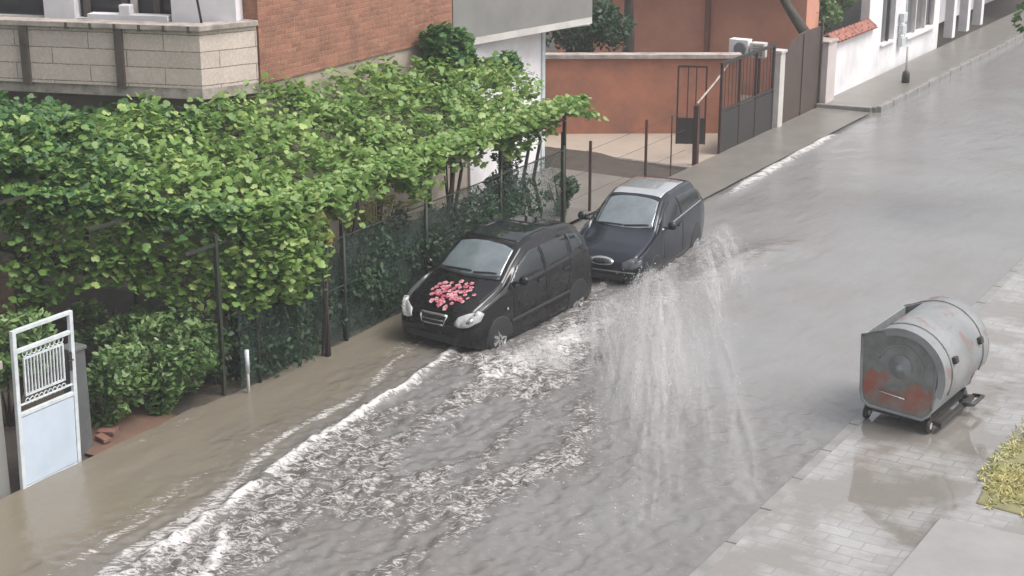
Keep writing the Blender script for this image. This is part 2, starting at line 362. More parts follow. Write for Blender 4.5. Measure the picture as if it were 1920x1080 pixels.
# ------------------------------------------------------------ leaves
LEAF = {'vine': [(0, -.5), (.35, -.45), (.5, -.05), (.28, .1), (.35, .38), (0, .55), (-.35, .38), (-.28, .1), (-.5, -.05), (-.35, -.45)],
        'oval': [(0, -.5), (.22, -.15), (.22, .2), (0, .55), (-.22, .2), (-.22, -.15)],
        'thin': [(0, -.5), (.08, 0), (0, .6), (-.08, 0)]}
def leaves(name, P, size, material, parent=None, shape='vine', tilt=.7, up=1.0, droop=0, sv=.35):
    P = np.asarray(P, float); n = len(P); L = np.array(LEAF[shape]); m = len(L)
    nr = rng.normal(0, 1, (n, 3)) * tilt; nr[:, 2] = np.abs(nr[:, 2]) * .3 + up
    nr /= np.linalg.norm(nr, axis=1)[:, None]
    a = rng.normal(0, 1, (n, 3)); a[:, 2] -= droop
    a -= (a * nr).sum(1)[:, None] * nr; a /= np.linalg.norm(a, axis=1)[:, None] + 1e-9
    b = np.cross(nr, a); sz = size * (1 + sv * rng.uniform(-1, 1, n))
    fold = rng.uniform(.05, .3, n)
    V = np.empty((n, m + 1, 3))
    V[:, 0] = P
    for i, (u, v) in enumerate(L):
        V[:, i + 1] = P + (b * u + a * v - nr * ((abs(u) + .3 * abs(v)) * fold)[:, None]) * sz[:, None]
    F = np.array([(0, i + 1, (i + 1) % m + 1) for i in range(m)])
    idx = (F[None] + (np.arange(n) * (m + 1))[:, None, None]).reshape(-1)
    me = bpy.data.meshes.new(name); me.vertices.add(n * (m + 1)); me.vertices.foreach_set('co', V.reshape(-1).astype(np.float32))
    me.loops.add(len(idx)); me.loops.foreach_set('vertex_index', idx.astype(np.int32))
    me.polygons.add(len(idx) // 3); me.polygons.foreach_set('loop_start', np.arange(0, len(idx), 3, dtype=np.int32))
    me.update(calc_edges=True); me.polygons.foreach_set('use_smooth', [True] * len(me.polygons))
    me.materials.append(material)
    o = bpy.data.objects.new(name, me); C.objects.link(o)
    if parent: o.parent = parent
    return o
def blob_pts(c, r, n, clumps=14, cl=.35, floor=None):
    c = np.array(c); r = np.array(r, float)
    d = rng.normal(0, 1, (clumps, 3)); d /= np.linalg.norm(d, axis=1)[:, None]
    cc = c + d * r * rng.uniform(.35, .95, (clumps, 1))
    k = rng.integers(0, clumps, n); cs = rng.uniform(.6, 1.3, clumps) * cl
    q = rng.normal(0, 1, (n, 3)); q /= np.linalg.norm(q, axis=1)[:, None]
    P = cc[k] + q * (cs[k] * rng.uniform(.4, 1, n) ** .5)[:, None] * (r / r.max() * .6 + .4) * r.max()
    if floor is not None: P = P[P[:, 2] > floor]
    return P

# grape vines over the pergola: one plant per stretch of the fence
def canopy_z(X, Y):
    z = 2.42 + .37 * np.clip((-14.2 - X), 0, 3.0) + .32 * (fbm(X * 1.1, Y * 1.1, 3, 201) - .5) * 2 * .8
    return z - .12 * sst(20, 26, Y)
def edge_y(X): return np.where(X > -16.7, 14.3 + (X + 16.7) * .72, 14.3 + (X + 16.7) * .3)
def vine(y0, y1, ys, xb, label, matn, dens=620, hang=1.0, x0_=-14.5):
    t = empty('grapevine', (x0_, ys, 0), label=label, cat='grapevine', group='grapevines trained over the pergola by the fence')
    w_ = (y1 - y0); n = int(w_ * (xb[1] - xb[0]) * dens)
    X = rng.uniform(xb[0], xb[1], n); Y = rng.uniform(y0 - .3, y1 + .3, n)
    cl = fbm(X * 2.3, Y * 2.3, 3, 211)
    Z = canopy_z(X, Y) + (cl - .5) * .5 + rng.normal(0, .07, n) - rng.uniform(0, .22, n)
    keep = (cl + .3 * rng.uniform(-1, 1, n) > .31) & (Y > edge_y(X) + .25 * np.sin(X * 5)) & ((X < -15.0) | (Y < 24.9 + .3 * np.sin(X * 6)))
    P = np.stack([X, Y, Z], 1)[keep]
    # edge curtain on the street side
    m = int(w_ * 1350 * hang); yy = rng.uniform(y0, y1, m); dep = (.15 + .55 * (hang > 1) + 1.1 * fbm(yy * 1.6, yy * 0, 3, 221) ** 1.5) * hang
    zz = 2.62 - rng.uniform(0, 1, m) ** 1.3 * dep * 1.25
    xx = -14.1 + .32 * np.sin((2.62 - zz) * 2) * .6 + rng.normal(0, .16, m)
    bad = yy < edge_y(xx); xx = np.where(bad, -14.1 - (16.2 - yy) / .72, xx); zz = np.where(bad, zz + .2 * np.clip(-14.6 - xx, 0, 3), zz); yy = np.where(bad, yy + rng.normal(0, .12, m), yy)
    ok_ = xx > -17; xx, yy, zz = xx[ok_], yy[ok_], zz[ok_]
    E_ = np.stack([xx, yy, zz], 1)
    P = np.concatenate([P, E_]); P = P - np.array(t.location)
    leaves('foliage', P, .094, M[matn], t, 'vine', .7, 1.0, .6, sv=.5)
    tr = MB()
    for q in range(2):
        x0, yo = rnd.uniform(-.1, .1), rnd.uniform(-.25, .25)
        tr.tube([(x0, yo, 0), (x0 + .06, yo + .05, .6), (x0 - .05, yo - .04, 1.2), (x0 + .02, yo + .08, 1.9), (x0 - .3, yo + .3, 2.5)], [.045, .04, .035, .03, .02], 7)
    for q in range(7):
        a = rnd.uniform(-.8, .8) * w_ / 2
        tr.tube([(0, 0, 2.2), (-.6, a * .5, 2.3), (-1.6, a, 2.45), (-3, a * 1.1, 2.7)], [.025, .018, .014, .008], 5)
    tr.build('trunk', M['bark'], t, True)
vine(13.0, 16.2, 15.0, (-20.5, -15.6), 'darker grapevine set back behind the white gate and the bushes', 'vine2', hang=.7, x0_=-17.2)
vine(14.3, 17.5, 16.4, (-17.4, -14.05), 'brightest yellow green grapevine hanging low over the fence between gate and cars', 'vine', hang=1.2)
vine(17.3, 20.6, 18.9, (-16.9, -14.05), 'grapevine in front of the brick wall with short leafy edge', 'vine', hang=.55)
vine(20.4, 23.4, 21.9, (-16.9, -14.05), 'grapevine over the fence directly behind the front car', 'vine', hang=.45)
vine(23.2, 25.6, 24.4, (-16.8, -14.0), 'grapevine at the far end of the pergola beside the white wall', 'vine', hang=.45)
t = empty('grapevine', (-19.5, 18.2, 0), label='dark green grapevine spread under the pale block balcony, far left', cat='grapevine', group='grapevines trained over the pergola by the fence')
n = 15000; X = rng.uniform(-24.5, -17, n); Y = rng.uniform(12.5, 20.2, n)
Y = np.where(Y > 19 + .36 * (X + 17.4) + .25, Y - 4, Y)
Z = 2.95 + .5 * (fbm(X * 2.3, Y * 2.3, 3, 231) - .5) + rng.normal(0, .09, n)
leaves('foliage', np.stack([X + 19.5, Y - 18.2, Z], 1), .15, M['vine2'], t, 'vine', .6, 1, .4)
tb = MB().tube([(0, 0, 0), (.1, .05, 1), (-.05, 0, 2), (.2, -.2, 2.9)], [.05, .045, .04, .03], 7)
for a in range(5): tb.tube([(0, 0, 2.2), (math.cos(a * 1.3) * 1.5, math.sin(a * 1.3) * 1.2, 2.9)], [.03, .012], 5)
tb.build('trunk', M['bark'], t, True)
# young yellowing shoots
def tuft(name, c, r, n, mt, size, label, cat='plant', shape='oval', stem=True, group=None, cl=.35, clumps=12, **k):
    t = empty(name, (c[0], c[1], 0), label=label, cat=cat, group=group)
    P = blob_pts((0, 0, c[2]), r, n, clumps, cl, floor=.02)
    leaves('foliage', P, size, M[mt], t, shape, **k)
    if stem:
        s = MB()
        for q in range(9):
            a = rnd.uniform(0, 6.28); rr = rnd.uniform(.2, .7)
            s.tube([(rnd.uniform(-.06, .06), rnd.uniform(-.06, .06), -.05), (r[0] * rr * .5 * math.cos(a), r[1] * rr * .5 * math.sin(a), c[2] * .6),
                    (r[0] * rr * math.cos(a), r[1] * rr * math.sin(a), c[2] + r[2] * .5)], [.018, .012, .006], 5)
        s.build('stem', M['bark'], t, True)
    return t
# pergola: posts, beams and wires
pg = empty('pergola', (-14.2, 18, 0), label='dark metal pergola frame carrying the grapevines above the street fence', cat='pergola')
for (x, y, h) in ((-14.25, 15.7, 2.35), (-14.25, 18.5, 2.6), (-14.25, 20.85, 2.4), (-14.25, 23.05, 2.35), (-14.25, 25.3, 2.3), (-16.5, 14.6, 2.9), (-16.3, 16.2, 2.8), (-16.4, 19.2, 2.8), (-16.4, 22.4, 2.8)):
    MB().box((x + 14.2, y - 18, h / 2), (.055, .055, h)).build('post', M['greenpost'], pg)
b = MB()
for x in (-14.25, -15.3, -16.35): b.box((x + 14.2, 2.2 + (x + 14.25) * .35, 2.2 + (-14.25 - x) * .33), (.04, 10.2 - (x + 14.25) * .6, .04))
b.build('beam', M['greenpost'], pg)
b = MB()
for i in range(5, 11): b.tube([(0, -7 + i * 1.3, 2.25), (-2.6, -7 + i * 1.3, 3.1)], .008, 4)
b.build('wire', M['greenpost'], pg)

# green netted fence along the street
def netmat():
    m, nt, p = base('green_netting', .7); v = coord(nt)
    c = mixc(nt, ramp(nt, noise(nt, v, 2.2, 6), [(.35, 0.), (.7, 1.)]), (.018, .04, .028), (.045, .065, .05))
    nt.links.new(c, p.inputs['Base Color'])
    n = noise(nt, v, 26, 3); n2 = noise(nt, v, 1.4, 4)
    a = node(nt, 'Math', operation='MULTIPLY_ADD'); nt.links.new(n2, a.inputs[0]); a.inputs[1].default_value = .9; nt.links.new(n, a.inputs[2])
    nt.links.new(ramp(nt, a.outputs[0], [(.72, 1.), (1.0, .35)]), p.inputs['Alpha'])
    nt.links.new(bump(nt, noise(nt, v, 5, 4), .6, .05), p.inputs['Normal'])
    return m
M['net'] = netmat()
fe = empty('netted_fence', (-14.2, 16, 0), label='dark green netted street fence running from the thin white pole to behind the cars', cat='fence')
nb = MB(); ny = 70
for i in range(ny):
    y = i / (ny - 1) * 9.2
    nb.v += [(.03 * math.sin(y * 3), y, -.12), (.05 * math.sin(y * 2.1) + .02, y, .7), (.03 * math.sin(y * 4.2), y, 1.62 + .05 * math.sin(y * 2.5))]
for i in range(ny - 1):
    for j in range(2): nb.f.append((i * 3 + j, (i + 1) * 3 + j, (i + 1) * 3 + j + 1, i * 3 + j + 1))
nb.build('netting', M['net'], fe, True)
for y in (.35, 2.4, 4.6, 6.9, 9.1): MB().tube([(.05, y, -.15), (.05, y, 1.75)], .028, 8).build('post', M['greenpost'], fe, True)
b = MB(); b.tube([(.05, 0, 1.66), (.05, 9.2, 1.66)], .012, 6).tube([(.05, 0, .9), (.05, 9.2, .9)], .008, 6); b.build('rail', M['greenpost'], fe, True)
# climbing growth behind and through the netting
for (y0, n, lab) in ((17.2, 1900, 'dark climber filling the netted fence just right of the thin white pole'),
                     (19.7, 2100, 'dark climber filling the netted fence left of the front car'),
                     (22.6, 1900, 'dark climber filling the fence behind the front car roof')):
    t = empty('climbing_shrub', (-14.5, y0, 0), label=lab, cat='shrub', group='climbing shrubs in the netted fence')
    P = blob_pts((.12, 0, .75), (.35, 1.6, .85), int(n * 2.6), 34, .3, floor=-.05)
    leaves('foliage', P, .085, M['dark'], t, 'oval', .9, .5)
    s = MB()
    for q in range(8): yy_ = rnd.uniform(-1.2, 1.2); s.tube([(0, yy_ * .6, -.05), (.1, yy_, .8), (0, yy_ * 1.1, 1.4)], [.02, .014, .008], 5)
    s.build('stem', M['bark'], t, True)
P_ = [(-14.55, 14.1, .55), (-14.5, 15.2, .75), (-14.7, 16.1, .62)]
tuft('rose_bush', (-14.62, 14.9, .72), (.6, 1.1, .72), 4400, 'bush', .10, 'tall leafy bush right of the white gate above the red soil', 'bush', cl=.22, clumps=40)
tuft('rose_bush', (-14.6, 16.0, .6), (.35, .6, .55), 1700, 'bush', .10, 'leafy bush directly behind the thin white pole', 'bush', cl=.3, clumps=16)
tuft('rose_bush', (-15.5, 15.4, .75), (.7, .8, .55), 2600, 'bush', .10, 'loose leafy bush between the tall gate bush and the low garden wall', 'bush', cl=.22, clumps=34)
tuft('rose_bush', (-14.9, 14.05, .5), (.45, .5, .5), 1300, 'bush', .095, 'small loose bush directly beside the dark gate post', 'bush', cl=.2, clumps=22)
tuft('rose_bush', (-15.9, 13.3, 1.0), (.6, 1.0, .5), 1900, 'bush', .11, 'bush showing above the top of the white gate', 'bush', cl=.3, clumps=16)
tuft('rose_bush', (-16.3, 15.6, .7), (.5, .6, .45), 1100, 'bush', .10, 'small bush in front of the low garden wall', 'bush', cl=.3)
tuft('garden_weed', (-14.35, 19.2, .22), (.15, .35, .2), 260, 'bush', .14, 'pale fern like weed at the fence foot left of the front car', 'weed', 'thin', False, cl=.35)
tuft('garden_weed', (-14.35, 17.3, .2), (.12, .4, .18), 200, 'bush', .12, 'low pale weed at the fence foot right of the thin white pole', 'weed', 'thin', False, cl=.35)
tuft('red_leaved_shrub', (-15.9, 21.6, 1.0), (.4, 1.2, .45), 900, 'yellow', .09, 'yellow and reddish leaved shrub under the vines behind the fence', 'shrub', cl=.25)
tuft('flowering_shrub', (-15.4, 25.0, 1.25), (.3, .45, .6), 700, 'dark', .08, 'thin dark shrub with white blossom in front of the white wall', 'shrub', cl=.22, clumps=18)
leaves('blossom', blob_pts((-15.4, 25.0, 1.35), (.3, .45, .55), 230, 20, .2), .06, M['petal'], None, 'oval', 1, .6)
bl = bpy.data.objects['blossom']; par = [o for o in C.objects if o.name.startswith('flowering_shrub')][0]
bl.parent = par; bl.matrix_parent_inverse = Matrix.Translation(Vector((15.4, -25.0, 0)))
tuft('garden_shrub', (-14.75, 26.1, .55), (.35, .5, .45), 900, 'dark', .09, 'round dark shrub in the garden behind the rear car', 'shrub', cl=.25)
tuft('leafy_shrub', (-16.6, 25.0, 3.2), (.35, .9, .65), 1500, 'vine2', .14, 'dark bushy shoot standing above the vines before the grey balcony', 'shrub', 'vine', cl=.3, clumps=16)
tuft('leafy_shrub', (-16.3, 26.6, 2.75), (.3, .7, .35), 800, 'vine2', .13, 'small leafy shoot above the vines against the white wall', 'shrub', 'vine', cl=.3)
tuft('yellowing_vine_shoot', (-14.0, 17.7, 1.95), (.16, .3, .28), 130, 'yellow', .11, 'yellowing vine shoot hanging at the middle of the vine edge', 'vine shoot', 'vine', cl=.3)

# ------------------------------------------------------------ brick house at the left
hs_ = empty('brick_house', (-17, 20, 0), label='old brick house with pale block balcony and grey balcony behind the vines', cat='house')
def H(mb, name, m, parent=hs_, **k):
    mb.v = [(x + 17, y - 20, z) for x, y, z in mb.v] if parent is hs_ else mb.v
    return mb.build(name, m, parent, **k)
H(MB().wall((-17.0, 20.05), (-17.0, 26.2), 3.42, 6.6, 5), 'brick_wall', M['brick'])
H(MB().wall((-17.04, 20.05), (-17.04, 26.3), 0, 3.42, 4.9).wall((-25.5, 18.2), (-17.5, 20.9), 0, 3.28, .3), 'ground_floor_wall', M['lowwall'])
H(MB().wall((-17.0, 26.35), (-17.0, 29.25), 0, 3.3, 4.8), 'white_wall', M['white'])
H(MB().box((-16.985, 29.2, 1.65), (.05, .12, 3.28)), 'downpipe', M['whitepaint'])
# left block balcony
A0, A1, A2, A3 = (-25.2, 16.4), (-20.9, 17.95), (-17.42, 19.1), (-17.03, 20.03)
H(MB().prism([A0, A1, A2, A3, (-20, 22), (-26, 20)], 3.28, 3.45), 'balcony_slab', M['ledge'])
bp = H(MB().wall(A0, A2, 3.45, 4.38, .2).wall((A2[0] + .003, A2[1]), A3, 3.45, 4.38, .2), 'balcony_parapet', M['block'])
H(MB().wall((A0[0], A0[1] - .06), (A2[0] + .05, A2[1] - .06), 4.38, 4.47, .34).wall((A2[0] + .055, A2[1] - .06), (A3[0] + .05, A3[1]), 4.38, 4.468, .34), 'parapet_ledge', M['ledge'], bevel=.01)
d = Vector((A2[0] - A0[0], A2[1] - A0[1])).normalized()
for s_ in (.5, 1.37, 3.03, 4.7, 6.4):
    p = Vector(A2) - d * s_ + Vector((d.y, -d.x)) * .02
    if s_ != .5: H(MB().box((p.x, p.y, 3.9), (.13, .10, .95), rz=math.atan2(d.y, d.x)), 'parapet_post', M['darkpost'])
for off, z in ((.0, 4.53),):
    for s_ in np.arange(.15, 2.6, .42):
        p = Vector(A2) - d * float(s_) + Vector((d.y, -d.x)) * .05
        H(MB().box((p.x, p.y, 4.41), (.05, .05, .1), rz=.3), 'cap_bracket', M['darkpost'])
# recessed upper storey with windows
nn = Vector((-d.y, d.x))
def up(s0, s1, z0, z1, off, th, name, m, **k):
    p = Vector(A2) - d * s1 + nn * off; q = Vector(A2) - d * s0 + nn * off
    return H(MB().wall(p, q, z0, z1, th), name, m, **k)
up(-.42, .69, 3.46, 6.4, .55, .3, 'upper_wall', M['white'])
up(2.5, 3.05, 3.46, 6.4, .75, .3, 'upper_wall', M['white'])
up(.691, 2.499, 3.46, 4.40, .8, .2, 'upper_wall', M['offwhite']); up(3.051, 7.5, 3.46, 4.40, .8, .2, 'upper_wall', M['offwhite'])
up(.60, 2.6, 4.40, 6.4, .98, .1, 'window', M['glass']); up(3.0, 7.5, 4.40, 6.4, .98, .1, 'window', M['glass'])
for s_, m_ in ((1.05, 'darkpost'), (1.45, 'offwhite'), (1.62, 'darkpost'), (2.3, 'darkpost'), (4.1, 'darkpost')): up(s_, s_ + .11, 4.40, 6.4, .9, .05, 'window_frame', M[m_])
up(.75, 2.15, 4.40, 4.52, .5, .24, 'window_sill', M['white'])
p = Vector(A2) - d * 1.5 + nn * .6
H(MB().box((p.x, p.y, 4.60), (.2, .16, .16), rz=.3), 'planter_box', M['white'], bevel=.02)
H(MB().tube([(-17.75, 19.28, 6.2), (-17.66, 19.30, 5.2), (-17.55, 19.33, 4.4)], .02, 6), 'cable', M['iron'], smooth=True)
# right grey balcony
G0, G1 = (-16.98, 25.75), (-16.25, 30.0)
H(MB().prism([G0, G1, (-20, 30.6), (-20, 26)], 3.2, 3.34), 'balcony_slab', M['offwhite'])
H(MB().wall(G0, G1, 3.34, 4.9, .18).wall((G1[0], G1[1] + .003), (-19, 30.5), 3.34, 4.9, .18), 'grey_parapet', M['grey'])
H(MB().tube([(G1[0], G1[1] - .1, 3.2), (-16.98, 29.3, 3.1)], .03, 6), 'gutter', M['whitepaint'])

# ------------------------------------------------------------ garden walls
t = empty('low_garden_wall', (-18.8, 16.6, 0), label='low dark weathered wall crossing the garden left under the vines', cat='wall')
MB().wall((-.9, -.2), (2.5, .45), -.1, .72, .22).build('wall', M['grey'] if False else mat('dark_block', (.19, .165, .145), (.12, .105, .095), 5), t)
MB().wall((-.95, -.24), (2.55, .42), .72, .78, .3).build('coping', mat('dark_coping', (.26, .24, .22), (.17, .16, .15), 6), t)
t = empty('brick_pillar', (-18.9, 15.85, 0), label='short pink brick pillar at the far left edge below the vines', cat='pillar')
MB().box((0, 0, .6), (.36, .36, 1.2)).build('shaft', brickmat('pink_brick', (.36, .22, .16), (.30, .16, .12), (.3, .26, .22), .24, .09), t, bevel=.01)
MB().box((0, 0, 1.24), (.44, .44, .08)).build('cap', M['ledge'], t, bevel=.01)
t = empty('red_railing', (-19.2, 15.2, 0), label='rust red railing with brick base at the left picture edge', cat='railing')
r_ = MB()
for i in range(6): r_.box((-.6 + i * .2, -.12 * i * .5, .75), (.035, .035, 1.3))
r_.box((-.1, -.15, 1.38), (1.2, .04, .05), rz=-.29); r_.box((-.1, -.15, .5), (1.2, .04, .05), rz=-.29)
r_.build('bars', M['rust'], t)
MB().wall((-.8, .25), (.45, -.15), -.1, .5, .2).build('base_wall', brickmat('pink_brick_b', (.42, .25, .18), (.36, .2, .15), (.45, .38, .33), .24, .09), t)

# white gate at the lower left (leaning a little)
gt = empty('garden_gate', (-14.3, 12.06, -.04), rz=0, label='white metal garden gate with ornamental grille and pale blue lower panel, standing open', cat='gate')
gt.rotation_euler = (R(-2.2), 0, R(4))
W_, Hh = 1.03, 2.05
f = MB()
f.box((0, .03, Hh / 2), (.05, .06, Hh)).box((0, W_ - .03, Hh / 2), (.05, .06, Hh))
for z in (.03, .98, 1.78, Hh - .02): f.box((0, W_ / 2, z), (.046, W_ - .12, .05))
f.box((0, W_ / 2, 1.10), (.03, W_ - .12, .02)); f.build('frame', M['whitepaint'], gt, bevel=.004)
MB().box((0, W_ / 2, .505), (.03, W_ - .13, .88)).build('lower_panel', M['frost'], gt)
g = MB()
for i in range(11): g.box((0, .235 + i * .055, 1.43), (.018, .016, .46))
for z in (1.20, 1.66): g.box((0, .51, z), (.02, .68, .026))
g.box((0, .18, 1.43), (.022, .026, .48)).box((0, .84, 1.43), (.022, .026, .48))
for zc in (1.12, 1.72):
    for i in range(9):
        pts = [(0, .20 + i * .078 + .034 * math.cos(a), zc + .036 * math.sin(a)) for a in np.linspace(0, 2 * math.pi, 11)]
        g.tube(pts, .007, 5, False)
g.build('ornamental_grille', M['whitepaint'], gt)
MB().box((.035, W_ - .11, 1.42), (.03, .05, .24)).build('lock_plate', M['iron'], gt)
MB().tube([(.05, W_ - .11, 1.45), (.09, W_ - .11, 1.45), (.09, W_ - .2, 1.45)], .01, 6).build('handle', M['iron'], gt)
MB().box((-.12, .5, 1.0), (.02, .8, 1.6)).v
t = empty('gate_pillar', (-14.55, 11.6, 0), label='grey concrete gate wall left of the white gate', cat='wall')
MB().wall((.1, -2.2), (.1, .42), -.3, 1.55, .3).build('wall', M['grey'], t, bevel=.01)
MB().box((-.05, -.9, 1.6), (.42, 2.7, .1)).build('coping', M['ledge'], t, bevel=.01)
MB().box((.115, -.05, .12), (.06, .18, .12)).build('drain', M['iron'], t)
t = empty('gate_post', (-14.62, 13.35, 0), label='dark grey concrete post right behind the white gate', cat='post')
MB().box((0, 0, .6), (.22, .22, 1.5)).build('shaft', mat('dark_concrete', (.10, .105, .11), (.07, .07, .07), 5), t, bevel=.015)
MB().box((0, 0, 1.37), (.26, .26, .05)).build('cap', mat('dark_concrete_cap', (.12, .12, .12), (.08, .08, .08), 5), t, bevel=.01)
tag(MB().add([(x, y, -.06 + .09 * math.sin(math.pi * (y - 13.3) / 1.6) ** .5 * math.sin(math.pi * min(.5, (-14.2 - x) / 1.1)) + .05 * fbm(np.array([x * 3.]), np.array([y * 3.]), 2, 4)[0]) for y in np.linspace(13.3, 14.9, 14) for x in np.linspace(-15.3, -14.2, 10)],
    [(j * 10 + i, j * 10 + i + 1, (j + 1) * 10 + i + 1, (j + 1) * 10 + i) for j in range(13) for i in range(9)]).build('red_soil', M['redsoil'], smooth=True), kind='structure')
for i, (y, z) in enumerate(((13.62, .03), (13.78, .04), (13.93, .02))):
    tag(MB().box((-14.5 - i * .09, y, z + .03), (.22, .11, .06), rz=rnd.uniform(-.5, .5), rx=.1).build('loose_brick', mat('muddy_brick', (.22, .10, .075), (.14, .08, .06), 6), bevel=.008),
        'loose broken red brick on the soil beside the gate', 'brick', 'loose red bricks beside the gate')
t = empty('white_pole', (-14.02, 15.95, 0), label='thin pale metal pole standing in the brown water by the bush', cat='pole')
MB().tube([(0, 0, -.15), (0, 0, .62)], .022, 8).build('shaft', M['offwhite'], t, True)
MB().tube([(0, 0, .3), (0, 0, .64)], .032, 8).build('sleeve', M['whitepaint'], t, True)

# ------------------------------------------------------------ courtyard, gates and far houses
t = empty('wire_fence', (-14.4, 25, 0), label='open wire fence of thin rusty posts in front of the courtyard', cat='fence')
for y, h in ((25.5, 1.9), (26.6, 1.52), (29.0, 1.5), (30.2, 1.38)):
    MB().tube([(0, y - 25, -.1), (0, y - 25, h)], .03 if y != 30.2 else .015, 6).build('post', M['rust'], t)
b = MB()
for z in (.5, .95, 1.35): b.tube([(0, .5, z), (0, 5.9, z)], .004, 4)
b.build('wire', M['rust'], t)
tag(MB().wall((-18.8, 31.0), (-14.45, 31.15), -.1, .05, .12).build('courtyard_edging', M['kerb']), kind='structure')
cw = empty('courtyard_wall', (-18.5, 32.7, 0), label='long weathered red courtyard wall with pale coping', cat='wall')
MB().wall((-2.6, -1.5), (3.5, 2.35), 0, 1.84, .22).build('wall', M['redwall'], cw)
MB().wall((-2.7, -1.63), (3.6, 2.28), 1.84, 1.93, .36).build('coping', M['ledge'], cw)
oh = empty('orange_house', (-17, 40, 0), label='orange rendered house rising behind the courtyard wall', cat='house')
MB().wall((-5.5, -.6), (1.85, -.35), 0, 3.3, 1.0).build('wall', M['orange'], oh)
MB().box((-.85, -.56, 1.64), (.12, .12, 3.26)).build('downpipe', mat('brown_pipe', (.22, .10, .07), (.18, .08, .06), 3), oh)
MB().box((-2.75, -.68, 2.95), (1.5, .3, .5)).build('shutter_box', mat('dark_wood', (.03, .026, .03), (.05, .04, .04), 4), oh)
MB().add([(-5.8, -.95, 3.3), (2.1, -.68, 3.3), (2.1, 1.1, 3.3), (-5.8, .9, 3.3), (-5.3, .1, 3.9), (1.6, .25, 3.9)], [(0, 1, 5, 4), (1, 2, 5), (2, 3, 4, 5), (3, 0, 4), (0, 3, 2, 1)]).build('roof', M['tile'], oh)
MB().wall((-6.0, -.99), (2.2, -.71), 3.18, 3.31, .12).build('eave', mat('dark_eave', (.05, .04, .045), (.07, .06, .06), 4), oh)
# air-conditioner boxes on a bracket behind the gate
t = empty('air_conditioner', (-15.4, 36.0, 1.72), rz=.0, label='white air conditioner box above the courtyard gate, left of the pair', cat='air conditioner', group='air conditioner boxes above the courtyard gate')
MB().box((0, 0, .2), (.5, .26, .42)).build('housing', M['white'], t, bevel=.015)
MB().lathe([(.16, 0), (.16, -.02), (.13, -.03)], (.05, -.13, .19), 'Y', 20).build('fan_grille', mat('grey_grille', (.2, .22, .22), (.12, .13, .13), 30), t)
MB().box((0, .05, -.9), (.06, .06, 1.8)).build('bracket', M['rust'], t)
t = empty('air_conditioner', (-14.92, 36.0, 1.72), rz=.1, label='grey white air conditioner box above the courtyard gate, right of the pair', cat='air conditioner', group='air conditioner boxes above the courtyard gate')
MB().box((0, 0, .18), (.36, .26, .36)).build('housing', M['offwhite'], t, bevel=.015)
g = MB()
for i in range(5): g.box((.02, -.138, .07 + i * .055), (.26, .012, .02))
g.build('vent_slats', M['grey'], t)
MB().box((0, .05, -.9), (.06, .06, 1.8)).build('bracket', M['rust'], t)
# small courtyard gate, open, seen nearly face on
t = empty('iron_gate', (-14.5, 32.1, 0), label='small dark iron gate leaf standing open in front of the courtyard, solid lower panel', cat='gate')
t.rotation_euler = (0, 0, R(205))
b = MB()
for i, u in enumerate((0, .22, .40, .62)): b.box((u, 0, 1.25), (.04 if i in (0, 3) else .025, .04, 1.75 if i != 2 else 1.75))
b.box((.31, 0, 2.12), (.62, .04, .05)).box((.31, 0, .95), (.62, .04, .04)); b.build('frame', M['rust'], t)
MB().box((.31, 0, .66), (.62, .03, .56)).build('panel', M['iron'], t)
t = empty('gate_post', (-14.45, 31.55, 0), label='dark iron gate post with pale stay rod leaning from its top', cat='post')
MB().box((0, 0, .66), (.11, .11, 1.4)).build('shaft', M['rust'], t)
MB().tube([(0, 0, 1.4), (.0, .9, 1.72), (-.05, 1.7, 2.0)], .022, 6).build('stay_rod', M['ledge'], t)
t = empty('driveway_gate', (-14.42, 32.7, 0), label='wide dark iron driveway gate with solid lower sheet, left of the white post', cat='gate')
for y in (.05, 1.05, 2.0, 3.05): MB().box((0, y, 1.05), (.06, .06 if y in (.05, 3.05) else .04, 2.1)).build('upright', M['rust'] if y < 3 else M['iron'], t)
MB().box((0, 1.55, .5), (.035, 2.95, .95)).build('lower_sheet', M['iron'], t)
MB().box((0, 1.55, 2.09), (.05, 3.1, .07)).box((0, 1.55, 1.03), (.05, 2.9, .05)).build('crossbar', M['iron'], t)
bb = MB()
for i in range(1, 15): bb.box((0, .05 + i * .2, 1.56), (.012, .012, 1.0))
bb.build('bars', M['rust'], t)
t = empty('white_gate_post', (-14.42, 36.1, 0), label='slim white gate post between the driveway gate and the brown arched gate', cat='post')
MB().box((0, 0, .93), (.2, .3, 1.9)).build('shaft', M['offwhite'], t, bevel=.01); MB().box((0, 0, 1.9), (.26, .36, .06)).build('cap', M['offwhite'], t)
t = empty('arched_gate', (-14.5, 36.5, 0), label='tall brown sheet gate with curved top beside the rose white pillar', cat='gate')
prof = [(0, .02), (2.55, .02), (2.55, 2.12)] + [(2.45 - 1.9 * u, 2.12 + .02 * u if u < .5 else 2.13 - .5 * (u - .5) ** 2 * 1.6) for u in np.linspace(0, 1, 9)] + [(0.25, 1.75), (0, 1.55)]
s = MB(); nP = len(prof)
s.add([(-.025, y, z) for y, z in prof] + [(.025, y, z) for y, z in prof], [tuple(range(nP)), tuple(range(nP, 2 * nP))[::-1]] + [((i + 1) % nP, i, nP + i, nP + (i + 1) % nP) for i in range(nP)])
s.build('leaf', M['browngate'], t)
MB().box((.04, 2.5, 1.15), (.06, .07, 2.3)).build('upright', M['browngate'], t); MB().box((.04, 1.28, 1.05), (.02, .03, 2.05)).build('upright', M['browngate'], t)
t = empty('gate_pillar', (-14.45, 39.35, 0), label='rose white gate pillar between the brown arched gate and the white wall', cat='pillar')
MB().box((0, 0, .8), (.36, .62, 1.75)).build('shaft', M['pinkwhite'], t, bevel=.015); MB().box((0, 0, 1.7), (.42, .7, .06)).build('cap', M['ledge'], t, bevel=.01)
